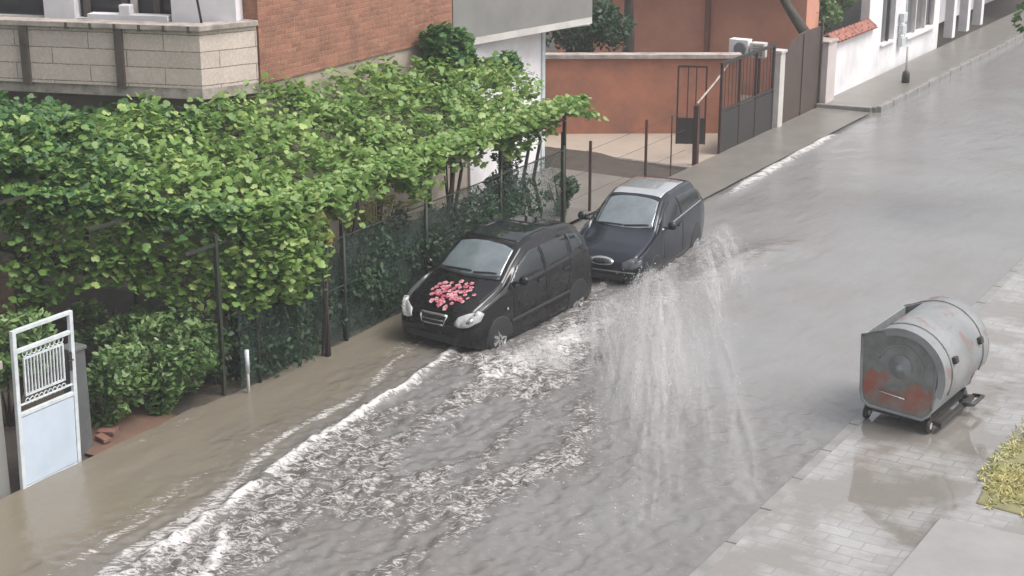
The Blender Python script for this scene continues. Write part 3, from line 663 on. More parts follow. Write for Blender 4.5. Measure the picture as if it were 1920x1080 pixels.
t = empty('tiled_white_wall', (-14.45, 39.75, 0), label='white garden wall topped with red roof tiles next to the white house', cat='wall')
MB().wall((.0, 0), (.0, 3.2), 0, 1.62, .22).build('wall', M['white'], t)
s = MB()
for i in range(13):
    y0 = -.05 + i * .25
    s.add([(.16, y0, 1.60), (.16, y0 + .24, 1.60), (-.11, y0 + .24, 1.80), (-.11, y0, 1.80), (-.38, y0, 1.62), (-.38, y0 + .24, 1.62), (.16, y0 + .12, 1.65), (-.11, y0 + .12, 1.85), (-.38, y0 + .12, 1.67)],
          [(0, 6, 7, 3), (6, 1, 2, 7), (3, 7, 8, 4), (7, 2, 5, 8)])
s.add([(.165, -.05, 1.59), (.165, 3.2, 1.59), (-.385, 3.2, 1.60), (-.385, -.05, 1.60)], [(0, 3, 2, 1)])
s.build('tile_cap', M['tile'], t)
# white house further up
wh = empty('white_house', (-14.6, 43, 0), label='white rendered house with tall dark windows and slim columns at the top of the street', cat='house')
def zwall(y0, y1, z0, z1, name, m, x=0, th=.25): return MB().wall((x, y0), (x, y1), z0, z1, th).build(name, m, wh)
zwall(0, 1.1, 0, 3.3, 'wall', M['white']); zwall(1.101, 2.25, 0, .92, 'wall', M['white']); zwall(1.101, 2.25, 3.1, 3.3, 'wall', M['white'])
zwall(2.251, 3.2, 0, 3.3, 'wall', M['white']); zwall(3.201, 6.0, 0, .86, 'wall', M['white']); zwall(3.201, 6.0, 3.0, 3.3, 'wall', M['white'])
zwall(6.001, 6.6, 0, 3.3, 'wall', M['white']); zwall(6.601, 30, 0, 3.3, 'wall', M['white'], -1.6)
zwall(1.1, 2.25, .92, 3.1, 'window', M['dimglass'], -.14, .05); zwall(3.2, 6.0, .86, 3.0, 'window', M['dimglass'], -.14, .05)
for y in (3.2, 4.1, 5.05, 5.92): MB().box((-.02, y + .04, 1.93), (.09, .08, 2.14)).build('window_frame', M['offwhite'], wh)
MB().box((.06, 4.6, .84), (.16, 2.9, .07)).build('window_sill', M['white'], wh); MB().box((.03, 1.67, .90), (.1, 1.2, .05)).build('window_sill', M['white'], wh)
MB().box((-.02, 1.68, 2.0), (.09, .05, 2.1)).build('window_frame', M['darkpost'], wh)
for y in (8.0, 9.6, 11.2): MB().box((-.05, y, 1.55), (.28, .3, 2.7)).build('column', M['white'], wh)
zwall(6.8, 9, .1, 2.6, 'door', M['dimglass'], -1.54, .04); zwall(9.3, 11.5, .1, 2.6, 'door', M['glass'], -1.54, .04)
MB().box((-.8, 9, 3.0), (1.55, 4.7, .22)).build('porch_slab', M['white'], wh)
MB().add([(.35, -.2, 3.3), (.35, 30, 3.3), (-6, 30, 3.3), (-6, -.2, 3.3), (-2.8, 2, 4.1), (-2.8, 28, 4.1)], [(0, 1, 5, 4), (1, 2, 5), (2, 3, 4, 5), (3, 0, 4), (0, 3, 2, 1)]).build('roof', M['tile'], wh)
for z in (.8, 1.15, 1.5): MB().box((.09, 2.75, z), (.14, .34, .26)).build('meter_box', M['whitepaint'], wh, bevel=.01)
t = empty('street_bollard', (-13.45, 43.0, .12), label='short dark bollard with a thin white pole on the upper pavement', cat='bollard')
MB().lathe([(.11, 0), (.11, .2), (.09, .3), (.05, .34)], (0, 0, 0), 'Z', 12).build('base', M['iron'], t, True)
MB().tube([(0, 0, .3), (0, 0, 1.0)], .035, 8).build('pole', M['offwhite'], t, True)

# trees
def tree(c, tp, crown, n, mt, size, label, shape='oval', clumps=26, cl=.35, group=None, name='leafy_tree'):
    t = empty(name, (c[0], c[1], 0), label=label, cat='tree', group=group)
    s = MB(); s.tube(tp, [.16 * (1 - i / len(tp)) + .05 for i in range(len(tp))], 8)
    top = Vector(tp[-1]); 
    for q in range(7):
        a = q * .9 + rnd.uniform(-.3, .3); e = Vector(crown[0]) + Vector((math.cos(a) * crown[1][0], math.sin(a) * crown[1][1], rnd.uniform(-.2, .6) * crown[1][2])) * .7
        m_ = (top + e) / 2 + Vector((0, 0, -.1)); s.tube([tuple(top), tuple(m_), tuple(e)], [.06, .035, .012], 6)
    s.build('trunk', M['bark'], t, True)
    leaves('crown', blob_pts(crown[0], crown[1], n, clumps, cl), size, M[mt], t, shape, .8, .6)
tree((-18.9, 34.6), [(0, 0, 0), (.1, 0, 1.2), (0, .1, 2.2)], ((0, 0, 2.35), (1.3, 1.1, .75)), 4200, 'dark', .13, 'dark green tree above the red courtyard wall beside the grey balcony')
tree((-19.3, 37.5), [(0, 0, 0), (.1, 0, 1.6), (0, .1, 3.2)], ((0, 0, 4.2), (1.7, 1.3, 1.1)), 3500, 'dark', .15, 'dark tree crown at the top edge in front of the orange house')
tree((-14.85, 38.9), [(0, 0, 0), (0, 0, 1.9), (-.5, .05, 2.5), (-1.0, .1, 3.2)], ((-1.3, -.2, 3.45), (1.5, .8, .45)), 2200, 'bush', .12, 'thin leaning tree with bare lower branch in front of the orange house')
tree((-15.4, 41.6), [(0, 0, 0), (0, 0, 1.6)], ((0, .2, 2.5), (.75, 1.3, .8)), 3000, 'bush', .13, 'bright green bushy tree behind the tiled white wall')
tree((-5.4, 32.5), [(0, 0, 0), (0, 0, 2.2), (-.5, -.3, 3.4)], ((-1.35, -1.5, 4.35), (.8, 1.2, .75)), 3600, 'bush', .14, 'tree on the right pavement with its crown at the upper right corner', clumps=30)
tree((-13.8, 62.0), [(0, 0, 0), (0, 0, 2.2)], ((0, 0, 3.2), (1.6, 2.2, 1.3)), 3200, 'bush', .2, 'distant green tree at the top right end of the street')

# grass patch, lower right
gx = rng.normal(0, 1, (9000, 2)) * (.42, .75) + (-3.75, 18.6); gx = gx[(gx[:, 0] > -4.45) & (gx[:, 0] < -2) & (gx[:, 1] > 17.4) & (gx[:, 1] < 21)]
e_ = fbm(gx[:, 0] * 2, gx[:, 1] * 2, 3, 5); gx = gx[e_ > .33]
def grassmat():
    m, nt, p = base('dry_grass', .6); g_ = nt.nodes.new('ShaderNodeNewGeometry'); n_ = noise(nt, coord(nt), 1.6, 3)
    c1 = ramp(nt, g_.outputs['Random Per Island'], [(0, (.20, .22, .08)), (.5, (.38, .37, .14)), (1, (.50, .46, .26))])
    c = mixc(nt, ramp(nt, n_, [(.45, 0.), (.6, .8)]), c1, (.45, .39, .14)); nt.links.new(c, p.inputs['Base Color']); return m
P = np.concatenate([gx, rng.uniform(.10, .125, (len(gx), 1))], 1)
o = leaves('grass', P, .10, grassmat(), None, 'thin', .7, .7); tag(o, 'patch of yellow green wet grass at the right edge of the pavement', 'grass', kind='stuff')
tag(MB().prism([(-4.25, 17.5), (-2.2, 17.3), (-2, 21), (-4.05, 20.6), (-4.4, 19.2)], -.05, .11).build('grass_soil', mat('mossy_soil', (.24, .22, .10), (.16, .15, .08), 5), bevel=.03), kind='structure')

# ------------------------------------------------------------ dumpster
def dumpmat(name, a, b, rust, rl, sc=2.5):
    m, nt, p = base(name, .38); v = coord(nt)
    c = mixc(nt, ramp(nt, noise(nt, v, sc, 6), [(.4, 0.), (.62, 1.)]), a, b)
    c = mixc(nt, ramp(nt, noise(nt, v, 3.1, 8, .7, .5), [(rl, 0.), (rl + .12, .85)]), c, rust)
    nt.links.new(c, p.inputs['Base Color']); nt.links.new(bump(nt, noise(nt, v, 9, 4), .25, .01), p.inputs['Normal']); return m
def endmat():
    m, nt, p = base('worn_end_paint', .4); v = coord(nt); s_ = nt.nodes.new('ShaderNodeSeparateXYZ'); nt.links.new(v, s_.inputs[0])
    n1 = noise(nt, v, 3.5, 6, .65)
    ad = node(nt, 'Math', operation='MULTIPLY_ADD'); nt.links.new(n1, ad.inputs[0]); ad.inputs[1].default_value = .55; nt.links.new(s_.outputs[2], ad.inputs[2])
    band = ramp(nt, ad.outputs[0], [(.50, 0.), (.62, 1.), (1.0, 1.), (1.1, 0.)])
    c = mixc(nt, ramp(nt, noise(nt, v, 4, 6), [(.4, 0.), (.65, 1.)]), (.22, .23, .225), (.14, .155, .15))
    n3 = ramp(nt, noise(nt, v, 2.4, 3), [(.40, 0.), (.56, 1.)])
    mm = node(nt, 'Math', operation='MULTIPLY'); nt.links.new(band, mm.inputs[0]); nt.links.new(n3, mm.inputs[1])
    red = mixc(nt, ramp(nt, noise(nt, v, 6, 5), [(.4, 0.), (.7, 1.)]), (.30, .085, .055), (.26, .15, .11))
    c = mixc(nt, mm.outputs[0], c, red); nt.links.new(c, p.inputs['Base Color'])
    nt.links.new(bump(nt, noise(nt, v, 9, 4), .3, .01), p.inputs['Normal']); return m
dm = empty('waste_container', (-5.84, 19.35, .045), rz=R(-4), label='dented grey steel waste container with rolling lid and rust red end on the pavement', cat='dumpster')
body = [(-.50, .42), (-.47, .30), (-.38, .23), (.36, .20), (.46, .28), (.50, .42), (.52, .85), (.49, 1.02), (.40, 1.18), (.24, 1.30), (.0, 1.34), (-.24, 1.32), (-.53, 1.20)]
Md = dumpmat('worn_galvanised', (.27, .285, .29), (.20, .21, .215), (.13, .08, .06), .62)
Ml = dumpmat('pale_lid_paint', (.25, .255, .26), (.18, .19, .195), (.20, .11, .095), .53, 1.4)
L_ = 1.42
# body shell, hollow: floor and sides only below the opening
sh = MB(); side_l = [(-.53, 1.20), (-.50, .42), (-.47, .30), (-.38, .23), (.36, .20), (.46, .28), (.50, .42), (.52, .85), (.49, 1.02)]
for i in range(len(side_l) - 1):
    (x0, z0), (x1, z1) = side_l[i], side_l[i + 1]; dd = Vector((x1 - x0, z1 - z0)).normalized(); q = Vector((-dd.y, dd.x)) * .02
    sh.prism_y([(x0, z0), (x1, z1), (x1 + q.x, z1 + q.y), (x0 + q.x, z0 + q.y)], .02, L_ - .02)
sh.build('body', Md, dm)
for y0 in (-.015, L_ - .02):
    ep = MB().prism_y(body, y0, y0 + .035).build('end_panel', endmat(), dm, bevel=.012)
    rim = MB(); pts = [(x, y0 + (-.01 if y0 < 0 else .045), z) for x, z in body]; rim.tube(pts + [pts[0]], .022, 8, False); rim.build('rim', Md, ep, True)
    fc = -1 if y0 < 0 else 1; yb = y0 if y0 < 0 else y0 + .035
    MB().lathe([(.16, 0), (.16, fc * .012), (.05, fc * .015), (.05, fc * .07), (.03, fc * .08)], (.02, yb, .86), 'Y', 20).build('pivot', Md, ep, True)
    MB().tube([(-.25, yb + fc * .005, .48), (-.25, yb + fc * .035, .48), (.12, yb + fc * .035, .44), (.12, yb + fc * .005, .44)], .012, 6).build('handle_bar', M['chrome'], ep, True)
    r2 = MB(); a_ = np.linspace(-.3, math.pi * .93, 18); r2.tube([(.02 + .30 * math.cos(a), yb + fc * .004, .86 + .30 * math.sin(a)) for a in a_], .012, 6, False); r2.build('pressed_ring', Md, ep, True)
# lid: curved sheet with end flanges
ld = MB(); aa = np.linspace(R(114), R(-22), 26); cx, cz, rr = .04, .79, .62; y0, y1 = -.09, L_ + .09
for k_, r in enumerate((rr, rr - .02)):
    ld.v += [(cx + r * math.cos(a), y, cz + r * math.sin(a)) for a in aa for y in (y0, .14, L_ / 2 - .02, L_ / 2 + .02, L_ - .14, y1)]
na = len(aa); m6 = 6
for i in range(na - 1):
    for j in range(5):
        ld.f.append((i * m6 + j, i * m6 + j + 1, (i + 1) * m6 + j + 1, (i + 1) * m6 + j)); q = na * m6
        ld.f.append((q + i * m6 + j, q + (i + 1) * m6 + j, q + (i + 1) * m6 + j + 1, q + i * m6 + j + 1))
lid = ld.build('lid', Ml, dm, True)
for y in (y0, y1):
    fl = MB(); yo = .0
    for i in range(na - 1):
        a, b_ = aa[i], aa[i + 1]; r0, r1 = rr + .003, rr - .10
        fl.add([(cx + r * math.cos(t_), yy_, cz + r * math.sin(t_)) for t_ in (a, b_) for r in (r0, r1) for yy_ in (y - .008, y + .008)],
               [(0, 2, 6, 4), (1, 5, 7, 3), (0, 4, 5, 1), (2, 3, 7, 6)])
    fl.build('flange', Md, lid)
for y in (.14, L_ - .14):
    MB().tube([(cx + (rr + .006) * math.cos(a), y, cz + (rr + .006) * math.sin(a)) for a in aa], .014, 6).build('rib', Ml, lid, True)
for ang in (20,):
    for y in (.25, L_ - .25):
        MB().box((cx + (rr + .02) * math.cos(R(ang)), y, cz + (rr + .02) * math.sin(R(ang))), (.07, .1, .09), ry=R(-ang)).build('lid_handle', M['iron'], lid, bevel=.01)
ch = MB().box((.0, L_ / 2, .16), (.92, L_ - .1, .05)).box((.56, L_ / 2, .13), (.05, L_ - .2, .07)).box((.46, .14, .13), (.22, .06, .06)).box((.46, L_ - .14, .13), (.22, .06, .06))
ch.build('chassis', M['iron'], dm)
MB().tube([(.56, L_ - .5, .15), (.70, L_ - .46, .17), (.70, L_ - .1, .17), (.56, L_ - .08, .15)], .03, 6).build('foot_pedal', M['iron'], dm, True)
for x in (-.43, .43):
    for y in (.08, L_ - .1):
        wl = MB().lathe([(.06, -.03), (.095, -.028), (.10, 0), (.095, .028), (.06, .03)], (x, y, .10), 'X', 18).build('wheel', M['rubber'], dm, True)
        MB().lathe([(.045, -.034), (.045, .034)], (x, y, .10), 'X', 12).build('rim', M['offwhite'], wl)
        MB().box((x, y, .19), (.05, .08, .08)).build('fork', M['iron'], wl)

# ------------------------------------------------------------ cars
def paint(name, col, rough=.12):
    m, nt, p = base(name, .4, **{'Coat Weight': .8, 'Coat Roughness': .03, 'Coat IOR': 1.5, 'Specular IOR Level': .05}); v = coord(nt)
    c = mixc(nt, ramp(nt, noise(nt, v, 2, 6), [(.4, 0.), (.7, 1.)]), col, tuple(x * 1.5 for x in col)); nt.links.new(c, p.inputs['Base Color'])
    return m
M['carglass'] = mat('car_glass', (.012, .016, .018), (.02, .025, .027), 3, rough=.05, bs=.05, bd=.002, bscale=20, **{'IOR': 1.6})
M['screen'] = mat('wet_windscreen', (.17, .20, .22), (.11, .135, .15), 2.2, rough=.10, bs=.1, bd=.003, bscale=50, **{'IOR': 2.1})  # grey-blue base has the sky's reflection painted into the glass colour
M['roof_glare'] = mat('painted_sky_glare', (.62, .63, .65), (.54, .55, .57), 3, rough=.22, bs=.04, bd=.002, bscale=40, **{'Metallic': .6, 'Coat Weight': 1.0})  # pale metallic colour stands in for sky glare on a dark roof
M['lamp'] = mat('clear_lamp', (.52, .52, .52), (.34, .34, .35), 9, rough=.15, bs=.3, bd=.004, bscale=25, **{'Coat Weight': 1.0})
c_dummy = 0
def interp(tab, y):
    ys = [a[0] for a in tab]
    return [float(np.interp(y, ys, [a[i] for a in tab])) for i in range(1, len(tab[0]))]
def make_car(name, tab, L, parent, pmat):
    # tab rows: y, z_top, half width, belt z, roof half width
    ys = np.unique(np.concatenate([np.linspace(0, L, 90), [a[0] for a in tab]]))
    # smooth the table
    fine = np.linspace(0, L, 400); cols = []
    for i in range(1, 5):
        v = np.interp(fine, [a[0] for a in tab], [a[i] for a in tab]); kx = np.exp(-np.linspace(-2, 2, 15) ** 2); kx /= kx.sum()
        vp = np.concatenate([np.full(7, v[0]), v, np.full(7, v[-1])]); cols.append(np.convolve(vp, kx, 'valid'))
    mb = MB(); nv = 0
    for y in ys:
        zt, wd, zb, wr = [float(np.interp(y, fine, c)) for c in cols]
        bot = .20 + .10 * max(0, 1 - y / .25) + .12 * max(0, 1 - (L - y) / .3)
        ctrl = [(0, bot), (wd * .88, bot), (wd * .97, bot + .05), (wd, bot + .18), (wd, (bot + zb) / 2 + .1), (wd * .975, zb - .03), (wd * .95, zb + .02),
                ((wd * .95 + wr) / 2 + .012, (zb + zt) / 2), (wr + .01, zt - .085), (wr - .05, zt - .03), (wr * .6, zt - .004), (0, zt)]
        pts = []
        for i in range(len(ctrl) - 1):
            p0 = Vector(ctrl[max(i - 1, 0)]); p1 = Vector(ctrl[i]); p2 = Vector(ctrl[i + 1]); p3 = Vector(ctrl[min(i + 2, len(ctrl) - 1)])
            for k in range(4):
                t = k / 4; q = .5 * ((2 * p1) + (p2 - p0) * t + (2 * p0 - 5 * p1 + 4 * p2 - p3) * t * t + (3 * p1 - p0 - 3 * p2 + p3) * t ** 3); q.x = max(q.x, 0)
                pts.append((q.x, q.y))
        pts.append(ctrl[-1])
        ring = [(x, y, z) for x, z in pts] + [(-x, y, z) for x, z in pts[-2:0:-1]]
        nv = len(ring); mb.v += ring
    n = len(ys)
    for i in range(n - 1):
        for k in range(nv): mb.f.append((i * nv + k, i * nv + (k + 1) % nv, (i + 1) * nv + (k + 1) % nv, (i + 1) * nv + k))
    mb.f += [tuple(range(nv)), tuple(range((n - 1) * nv, n * nv))[::-1]]
    o = mb.build('body', pmat, parent, True)
    bv = BVHTree.FromPolygons([Vector(v) for v in mb.v], mb.f)
    return o, bv
def decal(bv, poly, ax, name, m, parent, off=.006, grid=.035, sgn=1, th=0, into=None):
    """outline -> panel laid on the body; ax 'side' polygon (y,z), 'top' (x,y), 'front' (x,z)"""
    P2 = [Vector(p) for p in poly]; n = len(P2); E2 = [(i, (i + 1) % n) for i in range(n)]
    # densify the outline
    D = []
    for i in range(n):
        a, b = P2[i], P2[(i + 1) % n]; k = max(1, int((b - a).length / grid))
        D += [a + (b - a) * (j / k) for j in range(k)]
    nb = len(D); edges = [(i, (i + 1) % nb) for i in range(nb)]
    xs = [p.x for p in D]; ysx = [p.y for p in D]; inner = []
    def inside(q):
        c = False; j = nb - 1
        for i in range(nb):
            if (D[i].y > q.y) != (D[j].y > q.y) and q.x < (D[j].x - D[i].x) * (q.y - D[i].y) / (D[j].y - D[i].y) + D[i].x: c = not c
            j = i
        return c
    x = min(xs) + grid / 2
    while x < max(xs):
        y = min(ysx) + grid / 2
        while y < max(ysx):
            q = Vector((x, y))
            if inside(q) and min((q - p).length for p in D) > grid * .5: inner.append(q)
            y += grid
        x += grid
    res = delaunay_2d_cdt(D + inner, edges, [list(range(nb))], 1, 1e-5)
    V = []; ok = []; last = None
    for p in res[0]:
        if ax == 'side': o_, d_ = Vector((3 * sgn, p.x, p.y)), Vector((-sgn, 0, 0))
        elif ax == 'top': o_, d_ = Vector((p.x, p.y, 4)), Vector((0, 0, -1))
        elif ax == 'front': o_, d_ = Vector((p.x, -3, p.y)), Vector((0, 1, 0))
        else: o_, d_ = Vector((p.x, 9, p.y)), Vector((0, -1, 0))
        h = bv.ray_cast(o_, d_)
        if h[0] is None: V.append(last or o_ + d_ * 3); ok.append(False); continue
        nn_ = h[1] if h[1].dot(d_) < 0 else -h[1]
        last = h[0] + nn_ * off; V.append(last); ok.append(True)
    if into is not None: return into.add(V, [tuple(f) for f in res[2] if all(ok[i] for i in f)])
    mb = MB(); mb.v = [tuple(v) for v in V]; mb.f = [tuple(f) for f in res[2] if all(ok[i] for i in f)]
    o = mb.build(name, m, parent, True)
    md = o.modifiers.new('solid', 'SOLIDIFY'); md.thickness = th or .004; md.offset = 0
    return o
def strip(bv, pts, wdt, ax, name, m, parent, **k):
    a = [Vector(p) for p in pts]; L_, R_ = [], []
    for i, p in enumerate(a):
        d_ = (a[min(i + 1, len(a) - 1)] - a[max(i - 1, 0)]).normalized(); q = Vector((-d_.y, d_.x)) * wdt / 2
        L_.append(p + q); R_.append(p - q)
    return decal(bv, [tuple(v) for v in L_ + R_[::-1]], ax, name, m, parent, grid=.06, **k)
def circ(cy, cz, r, n=22, a0=0, a1=360): return [(cy + r * math.cos(R(a0 + (a1 - a0) * i / n)), cz + r * math.sin(R(a0 + (a1 - a0) * i / n))) for i in range(n)]
def wheel(parent, x, y, r, sg):
    wp = MB().lathe([(r * .6, -.09), (r * .95, -.09), (r, -.05), (r, .05), (r * .95, .09), (r * .62, .09)], (x - sg * .06, y, r), 'X', 28).build('wheel', M['rubber'], parent, True)
    rm = MB().lathe([(r * .62, .0), (r * .62, sg * .02), (r * .5, -sg * .02), (r * .1, sg * .0)], (x + sg * .03, y, r), 'X', 24)
    for q in range(7):
        a = q * 2 * math.pi / 7; rm.box((x + sg * .04, y + math.cos(a) * r * .33, r + math.sin(a) * r * .33), (.02, .045, r * .5), rx=a - math.pi / 2)
    rm.build('rim', M['chrome'], wp)
def mirror(parent, x, y, z, sg, m):
    e = MB().lathe([(.02, -.09), (.07, -.06), (.085, 0), (.07, .06), (.02, .09)], (0, 0, 0), 'X', 14)
    e.v = [(x + sg * .13 + a, y + b * .8, z + .03 + c * .9) for a, b, c in e.v]
    mo = e.build('wing_mirror', m, parent, True)
    MB().box((x + sg * .03, y + .02, z - .02), (.12, .05, .04)).build('bracket', M['plastic'], mo)
def shift_car(root): pass

# --- front car: tall one-box hatchback
c1 = empty('parked_car' if False else 'black_car', (-12.8, 18.78, -.15), rz=R(-2.6), label='tall black hatchback with pink flower design on its bonnet, front car ploughing through the flood', cat='car')
T1 = [(0, .66, .60, .60, .50), (.06, .74, .70, .66, .60), (.18, .84, .78, .76, .66), (.40, .93, .83, .85, .70), (.75, 1.04, .85, .95, .72), (.95, 1.12, .86, .98, .70), (1.25, 1.33, .86, 1.0, .66), (1.6, 1.52, .86, 1.02, .62),
      (2.0, 1.585, .86, 1.04, .61), (2.6, 1.59, .86, 1.07, .60), (3.1, 1.55, .855, 1.09, .60), (3.35, 1.47, .84, 1.09, .59), (3.5, 1.25, .82, 1.0, .60), (3.58, 1.0, .80, .85, .62), (3.62, .8, .74, .7, .60)]
P1 = paint('black_paint', (.005, .005, .006))
c1.scale = (.93, .95, .99)
b1, v1 = make_car('car', T1, 3.62, c1, P1)
decal(v1, [(-.60, 1.02), (-.3, .96), (0, .94), (.3, .96), (.60, 1.02), (.53, 1.50), (.3, 1.55), (0, 1.57), (-.3, 1.55), (-.53, 1.50)], 'top', 'windscreen', M['screen'], c1)
decal(v1, [(-.48, 1.70), (.48, 1.70), (.47, 2.5), (-.47, 2.5)], 'top', 'sunroof', M['carglass'], c1)
for sg in (1, -1):
    decal(v1, [(1.02, 1.06), (1.98, 1.08), (1.98, 1.42), (1.72, 1.41), (1.35, 1.27)], 'side', 'side_window', M['carglass'], c1, sgn=sg)
    decal(v1, [(2.06, 1.08), (2.78, 1.12), (2.80, 1.42), (2.06, 1.425)], 'side', 'side_window', M['carglass'], c1, sgn=sg)
    decal(v1, [(2.86, 1.13), (3.25, 1.17), (3.20, 1.36), (2.88, 1.42)], 'side', 'side_window', M['carglass'], c1, sgn=sg)
    decal(v1, circ(.66, .31, .34), 'side', 'wheel_arch', M['plastic'], c1, sgn=sg, off=.004)
    decal(v1, circ(3.02, .31, .34), 'side', 'wheel_arch', M['plastic'], c1, sgn=sg, off=.004)
    wheel(c1, sg * .80, .66, .29, sg); wheel(c1, sg * .80, 3.02, .29, sg)
    for ln in ([(1.04, 1.05), (1.06, .5), (1.15, .36)], [(2.02, 1.42), (2.02, .36)], [(2.82, 1.1), (2.72, .75), (2.6, .55)]):
        strip(v1, ln, .012, 'side', 'door_seam', M['plastic'], c1, sgn=sg)
    for y in (1.85, 2.62): decal(v1, [(y - .1, .93), (y + .1, .94), (y + .1, .97), (y - .1, .96)], 'side', 'door_handle', P1, c1, sgn=sg, off=.02, th=.03)
    strip(v1, [(.95, .50), (2.7, .53)], .05, 'side', 'side_moulding', M['plastic'], c1, sgn=sg, off=.012, th=.02)
    decal(v1, [(sg * .42, .62), (sg * .50, .59), (sg * .66, .605), (sg * .775, .68), (sg * .785, .78), (sg * .74, .815), (sg * .60, .78), (sg * .46, .72)], 'front', 'headlight', M['lamp'], c1, off=.012, th=.02)
    decal(v1, [(sg * .66 + .045 * math.cos(a), .69 + .045 * math.sin(a)) for a in np.linspace(0, 6.283, 15)[:-1]], 'front', 'lamp_reflector', M['chrome'], c1, off=.026, th=.004)
    decal(v1, [(sg * .66 + .025 * math.cos(a), .69 + .025 * math.sin(a)) for a in np.linspace(0, 6.283, 13)[:-1]], 'front', 'lamp_bulb', M['grey'], c1, off=.031, th=.004)
    decal(v1, circ(.86, .72, .022, 10), 'side', 'indicator', M['lamp'], c1, sgn=sg, off=.01)
    mirror(c1, sg * .84, 1.16, 1.08, sg, P1)
decal(v1, [(-.26, .70), (.26, .70), (.22, .58), (-.22, .58)], 'front', 'grille', M['plastic'], c1, off=.01)
g = [(-.26, .705), (.26, .705), (.21, .575), (-.21, .575), (-.26, .705)]
strip(v1, g[:2], .03, 'front', 'grille_trim', M['chrome'], c1, off=.022, th=.02); strip(v1, g[2:4], .022, 'front', 'grille_trim', M['chrome'], c1, off=.022, th=.02)
strip(v1, g[1:3], .02, 'front', 'grille_trim', M['chrome'], c1, off=.022, th=.02); strip(v1, g[3:5], .02, 'front', 'grille_trim', M['chrome'], c1, off=.022, th=.02)
strip(v1, [(-.2, .64), (.2, .64)], .014, 'front', 'grille_trim', M['chrome'], c1, off=.018)
decal(v1, [(-.5, .42), (.5, .42), (.45, .30), (-.45, .30)], 'front', 'air_intake', M['plastic'], c1, off=.01)
strip(v1, [(-.62, .985), (-.3, .93), (0, .91), (.3, .93), (.62, .985)], .06, 'top', 'wiper_cowl', M['plastic'], c1, off=.012)
strip(v1, [(-.45, .99), (.05, 1.0)], .018, 'top', 'wiper', M['plastic'], c1, off=.025, th=.012); strip(v1, [(.1, .98), (.52, 1.04)], .018, 'top', 'wiper', M['plastic'], c1, off=.025, th=.012)
for sg in (1, -1): strip(v1, [(sg * .62, .35), (sg * .66, .7), (sg * .68, .95)], .012, 'top', 'bonnet_seam', M['plastic'], c1)
# flower design on the bonnet
pk = [mat('pink_petal', (.55, .18, .23), (.42, .10, .15), 12, rough=.3, bs=0), mat('rose_petal', (.35, .06, .09), (.42, .12, .16), 12, rough=.3, bs=0), mat('pale_petal', (.66, .38, .40), (.55, .26, .30), 12, rough=.3, bs=0)]
fr = random.Random(5)
prints = [MB(), MB(), MB()]
for i in range(46):
    a = i * 2.39996 + fr.uniform(-.2, .2); q = math.sqrt((i + .5) / 46) * fr.uniform(.9, 1.1)
    x, y, r = .04 + .40 * q * math.cos(a), .44 + .31 * q * math.sin(a), fr.uniform(.035, .062) * (1.1 - .35 * q)
    for k in range(5):
        a = k * 72 + i * 31.7
        cx_, cy_ = x + r * .62 * math.cos(R(a)), y + r * .62 * math.sin(R(a))
        pet = [(cx_ + r * .5 * math.cos(R(b_)), cy_ + r * .5 * math.sin(R(b_))) for b_ in range(0, 360, 51)]
        decal(v1, pet, 'top', 'x', None, c1, off=.009 + .0003 * i, grid=.05, into=prints[fr.choice((0, 0, 1, 2, 2)) if k else i % 3])
for k in range(3): tag(prints[k].build('flower_print', pk[k], c1, True), kind='stuff')

# --- rear car: lower dark blue estate-like hatchback
c2 = empty('dark_blue_car', (-12.15, 22.9, -.18), rz=R(7), label='dark blue hatchback with oval chrome grille, following close behind the black car', cat='car')
T2 = [(0, .58, .58, .52, .48), (.06, .66, .70, .58, .60), (.18, .74, .77, .66, .66), (.5, .82, .81, .76, .70), (.95, .90, .82, .86, .70), (1.1, .94, .825, .90, .68), (1.45, 1.17, .825, .92, .63), (1.8, 1.36, .825, .93, .58),
      (2.1, 1.41, .825, .94, .60), (2.9, 1.395, .825, .95, .60), (3.45, 1.35, .82, .96, .59), (3.68, 1.24, .80, .94, .58), (3.8, 1.05, .78, .92, .56), (3.88, .8, .76, .7, .58), (3.9, .6, .7, .55, .55)]
P2c = paint('navy_paint', (.010, .013, .020))
c2.scale = (.9, .91, 1.0)
b2, v2 = make_car('car', T2, 3.9, c2, P2c)
decal(v2, [(-.58, 1.17), (-.3, 1.10), (0, 1.08), (.3, 1.10), (.58, 1.17), (.50, 1.72), (.3, 1.76), (0, 1.78), (-.3, 1.76), (-.50, 1.72)], 'top', 'windscreen', M['screen'], c2)
